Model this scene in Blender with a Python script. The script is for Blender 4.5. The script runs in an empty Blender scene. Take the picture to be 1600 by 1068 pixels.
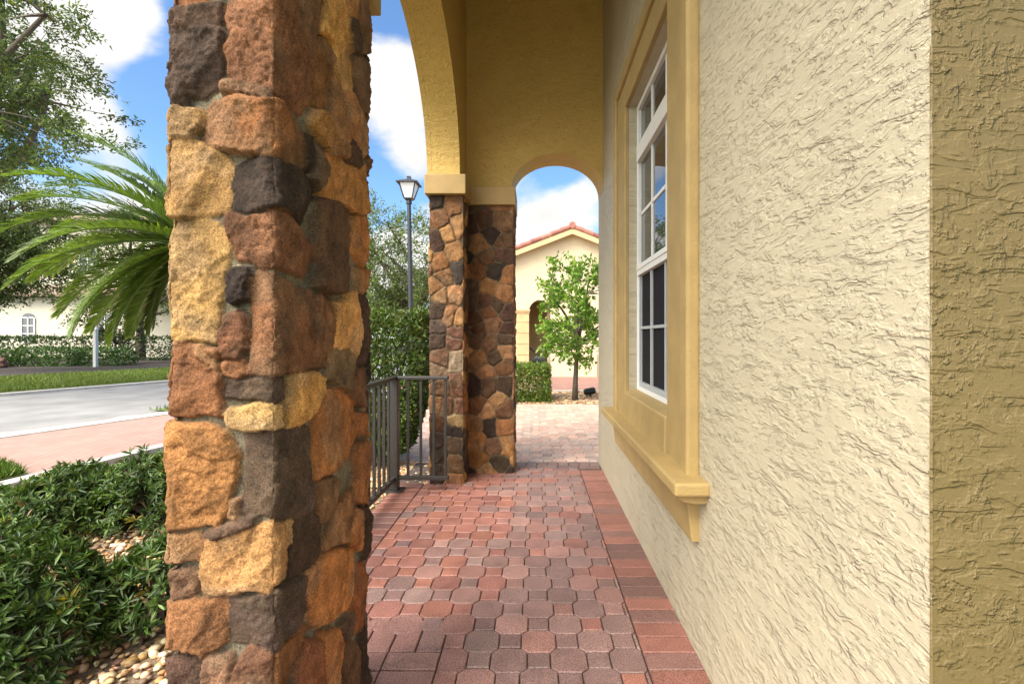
import bpy, math, random
import numpy as np
from mathutils import Vector, noise as mnoise
R = math.radians
sc = bpy.context.scene
C = sc.collection

# ------------------------------------------------------------------ camera
cam_d = bpy.data.cameras.new("camera")
cam = bpy.data.objects.new("camera", cam_d); C.objects.link(cam)
cam.location = (0, 0, 1.25); cam.rotation_euler = (R(90), 0, 0)
cam_d.sensor_width = 36; cam_d.lens = 36 * 748 / 1600
cam_d.shift_x = -35 / 1600; cam_d.shift_y = -8 / 1600
cam_d.clip_start = 0.05; cam_d.clip_end = 3000
sc.camera = cam

# ------------------------------------------------------------------ light
SUN_EL, SUN_AZ = 52, 222          # azimuth clockwise from +Y (the view direction): behind and to the left
SUN_STRENGTH, SUN_ANGLE = 2.0, 34
SKY_STRENGTH = 0.11
EXPOSURE = 1.5
w = bpy.data.worlds.new("World"); sc.world = w; w.use_nodes = True
nt = w.node_tree; nt.nodes.clear()
def N(t, tree=None, **kw):
    n = (tree or nt).nodes.new(t)
    for k, v in kw.items(): setattr(n, k, v)
    return n
out = N('ShaderNodeOutputWorld'); bg = N('ShaderNodeBackground'); nt.links.new(bg.outputs[0], out.inputs[0])
sky = N('ShaderNodeTexSky', sky_type='NISHITA', sun_disc=False)
sky.sun_elevation = R(SUN_EL); sky.sun_rotation = R(SUN_AZ); sky.air_density = 1.0; sky.dust_density = 0.4; sky.ozone_density = 2.5
tc = N('ShaderNodeTexCoord')
def wmath(op, a, b=None):
    m = N('ShaderNodeMath', operation=op)
    for i, q in enumerate((a, b)):
        if q is None: continue
        if isinstance(q, (int, float)): m.inputs[i].default_value = q
        else: nt.links.new(q, m.inputs[i])
    return m.outputs[0]
mp = N('ShaderNodeMapping'); mp.inputs['Scale'].default_value = (1.0, 1.0, 1.7); mp.inputs['Location'].default_value = (0.3, 0.1, 0.2)
nt.links.new(tc.outputs['Generated'], mp.inputs['Vector'])
nz = N('ShaderNodeTexNoise'); nz.inputs['Scale'].default_value = 4.2; nz.inputs['Detail'].default_value = 9; nz.inputs['Roughness'].default_value = 0.56; nz.inputs['Distortion'].default_value = 0.25
nt.links.new(mp.outputs[0], nz.inputs['Vector'])
val = nz.outputs['Fac']
# banks of cloud: (direction, cos-radius falloff, weight)
def sky_dir(px, py):
    v = Vector((px - 835, 748, 526 - py)); return v.normalized()
for (px, py, sharp, wt) in ((165, 60, 160, .42), (150, 210, 500, .3), (625, 110, 260, .36), (650, 250, 900, .34), (600, 185, 600, .2), (870, 345, 420, .36), (600, 440, 200, .28),
                            (205, 10, 900, .2), (-300, 250, 12, .12), (120, 400, 60, .10), (330, 120, 120, -.35), (232, 140, 500, -.35), (630, 10, 400, -.40), (100, 250, 400, -.25), (870, 265, 700, -.25), (600, 300, 300, -.32)):
    d = N('ShaderNodeVectorMath', operation='DOT_PRODUCT'); nt.links.new(tc.outputs['Generated'], d.inputs[0]); d.inputs[1].default_value = sky_dir(px, py)
    e = wmath('MULTIPLY', wmath('SUBTRACT', d.outputs['Value'], 1.0), float(sharp))
    g = wmath('MULTIPLY', wmath('POWER', 2.718, e), wt)
    val = wmath('ADD', val, g)
# unseen bright cloud round the sun, added behind the camera to light the porch
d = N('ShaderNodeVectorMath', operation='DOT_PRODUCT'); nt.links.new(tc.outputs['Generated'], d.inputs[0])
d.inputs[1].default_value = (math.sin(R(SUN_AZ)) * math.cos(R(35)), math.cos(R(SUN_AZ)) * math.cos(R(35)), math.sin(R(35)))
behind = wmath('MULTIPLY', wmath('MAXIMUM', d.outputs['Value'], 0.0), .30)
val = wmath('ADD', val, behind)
ramp = N('ShaderNodeMapRange', interpolation_type='SMOOTHSTEP'); ramp.inputs['From Min'].default_value = .50; ramp.inputs['From Max'].default_value = .74
nt.links.new(val, ramp.inputs['Value'])
nz2 = N('ShaderNodeTexNoise'); nz2.inputs['Scale'].default_value = 9; nz2.inputs['Detail'].default_value = 5
nt.links.new(mp.outputs[0], nz2.inputs['Vector'])
cl = N('ShaderNodeMapRange'); cl.inputs['From Min'].default_value = .3; cl.inputs['From Max'].default_value = .7; cl.inputs['To Min'].default_value = .88; cl.inputs['To Max'].default_value = 1.08
nt.links.new(nz2.outputs['Fac'], cl.inputs['Value'])
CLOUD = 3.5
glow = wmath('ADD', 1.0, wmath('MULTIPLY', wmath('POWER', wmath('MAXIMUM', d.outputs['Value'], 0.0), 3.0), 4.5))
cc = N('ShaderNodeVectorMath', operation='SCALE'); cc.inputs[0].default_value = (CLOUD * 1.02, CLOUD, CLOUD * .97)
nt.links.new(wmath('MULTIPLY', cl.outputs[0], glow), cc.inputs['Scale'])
tint = N('ShaderNodeMix', data_type='RGBA', blend_type='MULTIPLY'); tint.inputs['Factor'].default_value = 1
nt.links.new(sky.outputs[0], tint.inputs['A']); tint.inputs['B'].default_value = (.62, .76, .86, 1)
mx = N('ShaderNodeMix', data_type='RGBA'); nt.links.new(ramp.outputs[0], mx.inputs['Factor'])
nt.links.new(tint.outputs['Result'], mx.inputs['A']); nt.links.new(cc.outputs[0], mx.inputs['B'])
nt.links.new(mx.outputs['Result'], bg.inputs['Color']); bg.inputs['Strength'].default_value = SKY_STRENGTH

sun_d = bpy.data.lights.new("sun", 'SUN'); sun_d.energy = SUN_STRENGTH; sun_d.angle = R(SUN_ANGLE); sun_d.color = (1, .94, .84)
sun = bpy.data.objects.new("sun", sun_d); C.objects.link(sun)
sdir = Vector((math.sin(R(SUN_AZ)) * math.cos(R(SUN_EL)), math.cos(R(SUN_AZ)) * math.cos(R(SUN_EL)), math.sin(R(SUN_EL))))
sun.rotation_euler = sdir.to_track_quat('Z', 'Y').to_euler(); sun.location = sdir * 50
sc.view_settings.view_transform = 'Standard'; sc.view_settings.look = 'None'
sc.view_settings.exposure = EXPOSURE; sc.view_settings.gamma = 1; sc.view_settings.use_curve_mapping = False
sc.cycles.max_bounces = 8; sc.cycles.diffuse_bounces = 6; sc.cycles.transparent_max_bounces = 8
sc.cycles.sample_clamp_indirect = 8

# ------------------------------------------------------------------ helpers
def lin(c):
    return tuple(((v / 255) / 12.92 if v <= 10 else ((v / 255 + .055) / 1.055) ** 2.4) for v in c)
def new_mat(name):
    m = bpy.data.materials.new(name); m.use_nodes = True
    t = m.node_tree; b = t.nodes['Principled BSDF']; return m, t, b
def mat(name, col, rough=.6, metal=0, var=.12, scale=20, bump=0, bscale=60, spec=.5):
    m, t, b = new_mat(name); L = t.links.new
    b.inputs['Roughness'].default_value = rough; b.inputs['Metallic'].default_value = metal; b.inputs['Specular IOR Level'].default_value = spec
    g = N('ShaderNodeTexCoord', t); n = N('ShaderNodeTexNoise', t); n.inputs['Scale'].default_value = scale; n.inputs['Detail'].default_value = 6
    L(g.outputs['Object'], n.inputs['Vector'])
    r = N('ShaderNodeMapRange', t); r.inputs['From Min'].default_value = .3; r.inputs['From Max'].default_value = .7
    r.inputs['To Min'].default_value = 1 - var; r.inputs['To Max'].default_value = 1 + var; L(n.outputs['Fac'], r.inputs['Value'])
    s = N('ShaderNodeVectorMath', t, operation='SCALE'); s.inputs[0].default_value = col[:3]; L(r.outputs[0], s.inputs['Scale'])
    L(s.outputs[0], b.inputs['Base Color'])
    if bump:
        n2 = N('ShaderNodeTexNoise', t); n2.inputs['Scale'].default_value = bscale; n2.inputs['Detail'].default_value = 5; L(g.outputs['Object'], n2.inputs['Vector'])
        bp = N('ShaderNodeBump', t); bp.inputs['Strength'].default_value = 1; bp.inputs['Distance'].default_value = bump; L(n2.outputs['Fac'], bp.inputs['Height']); L(bp.outputs[0], b.inputs['Normal'])
    return m
def stucco(name, col, axes=(1, 5, 13), rot=(0, 0, 0), levels=6, depth=.0013, rough=.6, fine=.22, var=.05, specks=0, axes2=None, jit=.10):
    """trowelled stucco: thin skins of plaster laid over each other, each ending in a ragged little step along the trowel stroke"""
    m, t, b = new_mat(name); L = t.links.new
    b.inputs['Roughness'].default_value = rough; b.inputs['Specular IOR Level'].default_value = .35
    g = N('ShaderNodeNewGeometry', t)
    def mth(op, a, c=None):
        q = N('ShaderNodeMath', t, operation=op)
        for i, v in enumerate((a, c)):
            if v is None: continue
            if isinstance(v, (int, float)): q.inputs[i].default_value = v
            else: L(v, q.inputs[i])
        return q.outputs[0]
    def noise_(vec, sc_, det, rgh=.6, dist=0):
        n = N('ShaderNodeTexNoise', t); n.inputs['Scale'].default_value = sc_; n.inputs['Detail'].default_value = det; n.inputs['Roughness'].default_value = rgh; n.inputs['Distortion'].default_value = dist
        L(vec, n.inputs['Vector']); return n.outputs['Fac']
    def smooth(v, a, c, x=0, y=1):
        r = N('ShaderNodeMapRange', t, interpolation_type='SMOOTHSTEP'); r.inputs['From Min'].default_value = a; r.inputs['From Max'].default_value = c; r.inputs['To Min'].default_value = x; r.inputs['To Max'].default_value = y; L(v, r.inputs['Value']); return r.outputs[0]
    h = None
    for k, (ax, off) in enumerate(((axes, 0), (axes2 or tuple(v * 1.7 for v in axes), 11.3))):
        mp = N('ShaderNodeMapping', t); mp.inputs['Rotation'].default_value = tuple(v * (1 - 1.7 * k) for v in rot); mp.inputs['Scale'].default_value = ax; mp.inputs['Location'].default_value = (off, off, off); L(g.outputs['Position'], mp.inputs['Vector'])
        n = noise_(mp.outputs[0], 1, 2.4, .5, .35); n = mth('ADD', n, mth('MULTIPLY', noise_(g.outputs['Position'], 55, 3, .6), jit)); fr = mth('FRACT', mth('MULTIPLY', n, float(levels)))
        mask = smooth(noise_(mp.outputs[0], .8, 3, .6), .36 + .05 * k, .56 + .05 * k)
        e = mth('MULTIPLY', mth('POWER', fr, 5.0), mask); h = e if h is None else mth('ADD', h, mth('MULTIPLY', e, .7))
    h = mth('ADD', h, mth('MULTIPLY', noise_(g.outputs['Position'], 420, 3), fine)); h = mth('ADD', h, mth('MULTIPLY', noise_(g.outputs['Position'], 60, 3), fine * 1.6))
    if specks: h = mth('ADD', h, mth('MULTIPLY', smooth(noise_(g.outputs['Position'], 95, 2, .5), .50, .76), mth('MULTIPLY', smooth(noise_(g.outputs['Position'], 7, 3), .42, .6), specks)))
    bp = N('ShaderNodeBump', t); bp.inputs['Strength'].default_value = 1; bp.inputs['Distance'].default_value = depth; L(h, bp.inputs['Height']); L(bp.outputs[0], b.inputs['Normal'])
    r = smooth(noise_(g.outputs['Position'], 1.6, 5), .3, .7, 1 - var, 1 + var)
    s = N('ShaderNodeVectorMath', t, operation='SCALE'); s.inputs[0].default_value = col[:3]; L(r, s.inputs['Scale']); L(s.outputs[0], b.inputs['Base Color'])
    return m
def attr_mat(name, rough=.8, mottle=(.6, 1.3), mscale=14, speck=0, sscale=220, bump=.002, bscale=150, spec=.4, stretch=(1, 1, 1), rvar=0):
    """base colour from the 'col' attribute (one colour per stone, paver or leaf) with procedural mottling and bump"""
    m, t, b = new_mat(name); L = t.links.new
    b.inputs['Roughness'].default_value = rough; b.inputs['Specular IOR Level'].default_value = spec
    a = N('ShaderNodeAttribute', t, attribute_name='col'); g = N('ShaderNodeNewGeometry', t)
    mp = N('ShaderNodeMapping', t); mp.inputs['Scale'].default_value = stretch; L(g.outputs['Position'], mp.inputs['Vector'])
    n = N('ShaderNodeTexNoise', t); n.inputs['Scale'].default_value = mscale; n.inputs['Detail'].default_value = 8; n.inputs['Roughness'].default_value = .68; n.inputs['Distortion'].default_value = .5; L(mp.outputs[0], n.inputs['Vector'])
    r = N('ShaderNodeMapRange', t); r.inputs['From Min'].default_value = .3; r.inputs['From Max'].default_value = .7; r.inputs['To Min'].default_value = mottle[0]; r.inputs['To Max'].default_value = mottle[1]; L(n.outputs['Fac'], r.inputs['Value'])
    s = N('ShaderNodeVectorMath', t, operation='SCALE'); L(a.outputs['Color'], s.inputs[0]); L(r.outputs[0], s.inputs['Scale']); col = s.outputs[0]
    n2 = N('ShaderNodeTexNoise', t); n2.inputs['Scale'].default_value = sscale; n2.inputs['Detail'].default_value = 4; L(g.outputs['Position'], n2.inputs['Vector'])
    if speck:
        r2 = N('ShaderNodeMapRange', t); r2.inputs['From Min'].default_value = .36; r2.inputs['From Max'].default_value = .6; r2.inputs['To Min'].default_value = 1 - speck; r2.inputs['To Max'].default_value = 1 + speck * .35; L(n2.outputs['Fac'], r2.inputs['Value'])
        s2 = N('ShaderNodeVectorMath', t, operation='SCALE'); L(col, s2.inputs[0]); L(r2.outputs[0], s2.inputs['Scale']); col = s2.outputs[0]
    L(col, b.inputs['Base Color'])
    if rvar:
        r3 = N('ShaderNodeMapRange', t); r3.inputs['From Min'].default_value = .35; r3.inputs['From Max'].default_value = .65; r3.inputs['To Min'].default_value = rough - rvar; r3.inputs['To Max'].default_value = rough + rvar; L(n.outputs['Fac'], r3.inputs['Value']); L(r3.outputs[0], b.inputs['Roughness'])
    if bump:
        n3 = N('ShaderNodeTexNoise', t); n3.inputs['Scale'].default_value = bscale; n3.inputs['Detail'].default_value = 7; n3.inputs['Roughness'].default_value = .7; L(mp.outputs[0], n3.inputs['Vector'])
        bp = N('ShaderNodeBump', t); bp.inputs['Strength'].default_value = 1; bp.inputs['Distance'].default_value = bump; L(n3.outputs['Fac'], bp.inputs['Height']); L(bp.outputs[0], b.inputs['Normal'])
    return m
def leaf_mat(name, rough=.45, trans=.3, spec=.4):
    m, t, b = new_mat(name); L = t.links.new
    a = N('ShaderNodeAttribute', t, attribute_name='col'); L(a.outputs['Color'], b.inputs['Base Color'])
    b.inputs['Roughness'].default_value = rough; b.inputs['Specular IOR Level'].default_value = spec
    tr = N('ShaderNodeBsdfTranslucent', t); s = N('ShaderNodeMix', t, data_type='RGBA', blend_type='MULTIPLY'); s.inputs['Factor'].default_value = 1
    L(a.outputs['Color'], s.inputs['A']); s.inputs['B'].default_value = (1.3, 1.4, .5, 1); L(s.outputs['Result'], tr.inputs['Color'])
    mx = N('ShaderNodeMixShader', t); mx.inputs[0].default_value = trans; L(b.outputs[0], mx.inputs[1]); L(tr.outputs[0], mx.inputs[2])
    L(mx.outputs[0], t.nodes['Material Output'].inputs[0]); return m

def link(name, me, m=None, parent=None, smooth=False):
    o = bpy.data.objects.new(name, me); C.objects.link(o)
    if m: me.materials.append(m)
    if parent: o.parent = parent; o.matrix_parent_inverse.identity(); o.location = -wloc(parent)
    if smooth: me.polygons.foreach_set('use_smooth', np.ones(len(me.polygons), bool))
    return o
def wloc(o):
    v = Vector(o.location)
    while o.parent: o = o.parent; v = v + o.location
    return v
def arr_mesh(name, verts, faces, cols=None):
    """fast mesh from arrays; faces: (M,k) array or list of such"""
    me = bpy.data.meshes.new(name); verts = np.asarray(verts, np.float32)
    fl = faces if isinstance(faces, list) else [faces]
    fl = [np.asarray(f, np.int32) for f in fl if len(f)]
    tot = sum(f.size for f in fl); npoly = sum(len(f) for f in fl)
    me.vertices.add(len(verts)); me.vertices.foreach_set('co', verts.ravel())
    me.loops.add(tot); me.loops.foreach_set('vertex_index', np.concatenate([f.ravel() for f in fl]))
    me.polygons.add(npoly); cnt = np.concatenate([np.full(len(f), f.shape[1], np.int32) for f in fl])
    st = np.concatenate([[0], np.cumsum(cnt)[:-1]]).astype(np.int32)
    me.polygons.foreach_set('loop_start', st); me.update(calc_edges=True); me.validate()
    if cols is not None:
        at = me.attributes.new('col', 'FLOAT_COLOR', 'POINT'); c = np.ones((len(verts), 4), np.float32); c[:, :3] = cols; at.data.foreach_set('color', c.ravel())
    return me
class MB:
    def __init__(s): s.v = []; s.f = []; s.c = []; s.col = (1, 1, 1)
    def add(s, vs, fs):
        b = len(s.v); s.v += [tuple(v) for v in vs]; s.c += [s.col] * len(vs); s.f += [tuple(i + b for i in f) for f in fs]; return s
    def box(s, x0, x1, y0, y1, z0, z1):
        return s.add([(x0, y0, z0), (x1, y0, z0), (x1, y1, z0), (x0, y1, z0), (x0, y0, z1), (x1, y0, z1), (x1, y1, z1), (x0, y1, z1)],
                     [(0, 3, 2, 1), (4, 5, 6, 7), (0, 1, 5, 4), (1, 2, 6, 5), (2, 3, 7, 6), (3, 0, 4, 7)])
    def frustum(s, cx, cy, z0, a0, b0, z1, a1, b1):
        v = [(cx + i * a0, cy + j * b0, z0) for i, j in ((-1, -1), (1, -1), (1, 1), (-1, 1))] + [(cx + i * a1, cy + j * b1, z1) for i, j in ((-1, -1), (1, -1), (1, 1), (-1, 1))]
        return s.add(v, [(0, 3, 2, 1), (4, 5, 6, 7), (0, 1, 5, 4), (1, 2, 6, 5), (2, 3, 7, 6), (3, 0, 4, 7)])
    def tube(s, pts, rad, n=8, cap=True):
        pts = [Vector(p) for p in pts]; rad = rad if isinstance(rad, (list, tuple)) else [rad] * len(pts)
        vs = []; prev = None
        for i, p in enumerate(pts):
            d = (pts[min(i + 1, len(pts) - 1)] - pts[max(i - 1, 0)])
            d = d.normalized() if d.length > 1e-9 else Vector((0, 0, 1))
            a = prev if prev else (Vector((1, 0, 0)) if abs(d.x) < .8 else Vector((0, 1, 0)))
            a = (a - d * a.dot(d)); a = a.normalized() if a.length > 1e-6 else d.orthogonal().normalized(); prev = a; c = d.cross(a)
            vs += [p + (a * math.cos(2 * math.pi * k / n) + c * math.sin(2 * math.pi * k / n)) * rad[i] for k in range(n)]
        fs = [(i * n + k, i * n + (k + 1) % n, (i + 1) * n + (k + 1) % n, (i + 1) * n + k) for i in range(len(pts) - 1) for k in range(n)]
        if cap: fs += [tuple(range(n - 1, -1, -1)), tuple((len(pts) - 1) * n + k for k in range(n))]
        return s.add(vs, fs)
    def prism(s, poly, axis, a, b):
        """poly: 2-D points; axis 'x','y','z' is the direction of extrusion from a to b"""
        def P(p, t): return {'x': (t, p[0], p[1]), 'y': (p[0], t, p[1]), 'z': (p[0], p[1], t)}[axis]
        n = len(poly); v = [P(p, a) for p in poly] + [P(p, b) for p in poly]
        return s.add(v, [tuple(range(n)), tuple(range(2 * n - 1, n - 1, -1))] + [(i, i + n, (i + 1) % n + n, (i + 1) % n) for i in range(n)])
    def arch(s, axis, curve, top, a, b):
        """wall above a curve [(s, z)...], up to top, between depths a and b"""
        def P(q, z, t): return (q, t, z) if axis == 'x' else (t, q, z)
        n = len(curve); v = []
        for q, z in curve: v += [P(q, z, a), P(q, z, b), P(q, top, b), P(q, top, a)]
        f = []
        for i in range(n - 1):
            p, q = 4 * i, 4 * i + 4
            f += [(p, q, q + 1, p + 1), (p + 1, q + 1, q + 2, p + 2), (p + 2, q + 2, q + 3, p + 3), (p + 3, q + 3, q, p)]
        f += [(0, 1, 2, 3), (4 * n - 4, 4 * n - 1, 4 * n - 2, 4 * n - 3)]
        return s.add(v, f)
    def build(s, name, m, parent=None, bevel=0, smooth=False, cols=False, segs=2):
        me = bpy.data.meshes.new(name); me.from_pydata(s.v, [], s.f)
        if cols:
            at = me.attributes.new('col', 'FLOAT_COLOR', 'POINT'); at.data.foreach_set('color', np.array([(*c, 1) for c in s.c], np.float32).ravel())
        import bmesh
        bm = bmesh.new(); bm.from_mesh(me); bmesh.ops.recalc_face_normals(bm, faces=bm.faces); bm.to_mesh(me); bm.free()
        o = link(name, me, m, parent, smooth)
        if bevel:
            bv = o.modifiers.new('bevel', 'BEVEL'); bv.width = bevel; bv.segments = segs; bv.limit_method = 'ANGLE'; bv.angle_limit = R(35); bv.harden_normals = False
            me.polygons.foreach_set('use_smooth', np.zeros(len(me.polygons), bool))
        return o
def tag(o, label, cat, group=None):
    o['label'] = label; o['category'] = cat
    if group: o['group'] = group
    return o
def thing(name, label, cat, loc=(0, 0, 0), group=None):
    o = bpy.data.objects.new(name, None); C.objects.link(o); o.location = loc; o.empty_display_size = .2
    return tag(o, label, cat, group)
def struct(o, kind='structure'):
    o['kind'] = kind; return o

# value noise on arrays
def vnoise(p, seed=0):
    p = np.asarray(p, float); i = np.floor(p).astype(np.int64); f = p - i; f = f * f * (3 - 2 * f)
    def h(a):
        x = (a[..., 0] * 374761393 + a[..., 1] * 668265263 + (a[..., 2] * 2147483647 if a.shape[-1] > 2 else 0) + seed * 144665) & 0xffffffff
        x = ((x ^ (x >> 13)) * 1274126177) & 0xffffffff
        return ((x ^ (x >> 16)) & 0xffff) / 65535.0
    D = p.shape[-1]; r = 0
    for c in range(2 ** D):
        o = np.array([(c >> k) & 1 for k in range(D)]); wgt = 1
        for k in range(D): wgt = wgt * (f[..., k] if o[k] else 1 - f[..., k])
        r = r + wgt * h(i + o)
    return r
def fbm(p, oct=4, seed=0, gain=.5):
    p = np.asarray(p, float); a = 1; s = 0; t = 0
    for k in range(oct): s = s + a * vnoise(p, seed + k * 7); t += a; a *= gain; p = p * 2.03
    return s / t
# ------------------------------------------------------------------ materials
CREAM = (.47, .415, .29); TAN = (.52, .345, .095); TRIM = (.37, .258, .098)
M = {}
M['wall_cream'] = stucco('cream trowelled stucco', CREAM, axes=(1, 9, 27), axes2=(1, 24, 56), rot=(R(-7), 0, 0), levels=9, depth=.0030, jit=.13)
M['wall_end'] = stucco('tan trowelled stucco', (.158, .112, .042), axes=(9, 1, 34), axes2=(34, 1, 24), levels=7, depth=.0026, specks=1.3, jit=.13)
M['wall_tan'] = stucco('ochre sand stucco', TAN, axes=(14, 14, 26), levels=5, depth=.0026, fine=.6, specks=.9)
M['trim'] = mat('ochre painted trim', TRIM, rough=.62, var=.10, scale=7, bump=.0022, bscale=110)
M['cap'] = mat('ochre cast capital', (.345, .225, .075), rough=.6, var=.10, scale=7, bump=.0022, bscale=110)
M['stone'] = attr_mat('field stone', rough=.85, mottle=(.5, 1.45), mscale=17, speck=.45, sscale=260, bump=.007, bscale=140, spec=.3, stretch=(1, 1, .8))
M['paver'] = attr_mat('clay paver', rough=.46, mottle=(.78, 1.2), mscale=9, speck=.62, sscale=210, bump=.0012, bscale=320, spec=.5, rvar=.12)
M['pebble'] = attr_mat('river pebble', rough=.6, mottle=(.75, 1.2), mscale=60, bump=.0005, bscale=200)
M['leaf'] = leaf_mat('green leaf', .42, .25); M['palm_leaf'] = leaf_mat('palm leaflet', .38, .3, .5); M['tree_leaf'] = leaf_mat('tree leaf', .5, .3, .3)
M['bark'] = mat('grey brown bark', (.11, .085, .06), rough=.9, var=.4, scale=30, bump=.01, bscale=50)
M['white_vinyl'] = mat('white window vinyl', (.78, .78, .74), rough=.35, var=.03)
M['grey_muntin'] = mat('grey muntin bar', (.42, .44, .45), rough=.4, var=.04)
M['dark_metal'] = mat('dark bronze metal', (.028, .024, .02), rough=.42, var=.2, scale=30, metal=.0, spec=.6)
M['lamp_metal'] = mat('dark grey lamp post metal', (.028, .032, .04), rough=.4, var=.2, spec=.5)
M['black'] = mat('black plastic', (.012, .012, .013), rough=.5, var=.2)
M['concrete'] = mat('pale concrete', (.50, .47, .42), rough=.85, var=.14, scale=6, bump=.003, bscale=120)
M['road'] = mat('weathered asphalt', (.27, .262, .25), rough=.9, var=.22, scale=1.4, bump=.004, bscale=160)
M['soil'] = mat('dark mulch', (.05, .038, .03), rough=1, var=.4, scale=25, bump=.02, bscale=60)
M['bed'] = mat('tan gravel soil', (.22, .16, .10), rough=1, var=.35, scale=40, bump=.012, bscale=90)
M['lawn'] = mat('lawn grass', (.16, .21, .045), rough=.9, var=.45, scale=12, bump=.03, bscale=70)
M['ground'] = mat('ground cover', (.09, .13, .04), rough=1, var=.3, scale=2)
M['house_cream'] = mat('cream stucco of the neighbour', (.66, .54, .355), rough=.8, var=.05, scale=3, bump=.004, bscale=60)
M['house_tan'] = mat('tan stone course', (.55, .40, .20), rough=.8, var=.12, scale=5)
M['far_cream'] = mat('far cream stucco', (.62, .57, .44), rough=.8, var=.05, scale=1)
M['tile'] = attr_mat('terracotta roof tile', rough=.75, mottle=(.75, 1.25), mscale=6, bump=.003, bscale=60)
M['lamp_glass'] = mat('frosted lamp glass', (.75, .76, .76), rough=.3, var=.03)
def glass(name, col, rough, ior=1.5):
    m, t, b = new_mat(name); b.inputs['Base Color'].default_value = (*col, 1); b.inputs['Roughness'].default_value = rough; b.inputs['IOR'].default_value = ior; b.inputs['Specular IOR Level'].default_value = .6
    n = N('ShaderNodeTexNoise', t); n.inputs['Scale'].default_value = 3; bp = N('ShaderNodeBump', t); bp.inputs['Distance'].default_value = .0012; bp.inputs['Strength'].default_value = .5
    g = N('ShaderNodeNewGeometry', t); t.links.new(g.outputs['Position'], n.inputs['Vector']); t.links.new(n.outputs['Fac'], bp.inputs['Height']); t.links.new(bp.outputs[0], b.inputs['Normal']); return m
M['glass'] = glass('dark window glass', (.03, .033, .036), .015, 1.7)
M['screen'] = mat('dark insect screen', (.022, .022, .024), rough=.8, var=.12, scale=60, spec=.06)
def brick_mat(name, c1, c2, mortar, sx, sz, rot=0):
    m, t, b = new_mat(name); L = t.links.new; g = N('ShaderNodeNewGeometry', t); mp = N('ShaderNodeMapping', t); mp.inputs['Rotation'].default_value = (0, 0, rot); L(g.outputs['Position'], mp.inputs['Vector'])
    k = N('ShaderNodeTexBrick', t); k.inputs['Color1'].default_value = (*c1, 1); k.inputs['Color2'].default_value = (*c2, 1); k.inputs['Mortar'].default_value = (*mortar, 1); k.inputs['Scale'].default_value = 1
    k.inputs['Brick Width'].default_value = sx; k.inputs['Row Height'].default_value = sz; k.inputs['Mortar Size'].default_value = .006; L(mp.outputs[0], k.inputs['Vector'])
    n = N('ShaderNodeTexNoise', t); n.inputs['Scale'].default_value = 3; n.inputs['Detail'].default_value = 8; L(g.outputs['Position'], n.inputs['Vector'])
    r = N('ShaderNodeMapRange', t); r.inputs['To Min'].default_value = .75; r.inputs['To Max'].default_value = 1.25; L(n.outputs['Fac'], r.inputs['Value'])
    s = N('ShaderNodeVectorMath', t, operation='SCALE'); L(k.outputs['Color'], s.inputs[0]); L(r.outputs[0], s.inputs['Scale']); L(s.outputs[0], b.inputs['Base Color']); b.inputs['Roughness'].default_value = .8
    return m
M['sidewalk'] = brick_mat('pink brick paving', (.42, .25, .20), (.36, .22, .18), (.27, .19, .16), .2, .1, R(70))
M['path'] = brick_mat('red brick path', (.33, .17, .13), (.26, .13, .105), (.2, .14, .11), .2, .1, 0)
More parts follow.
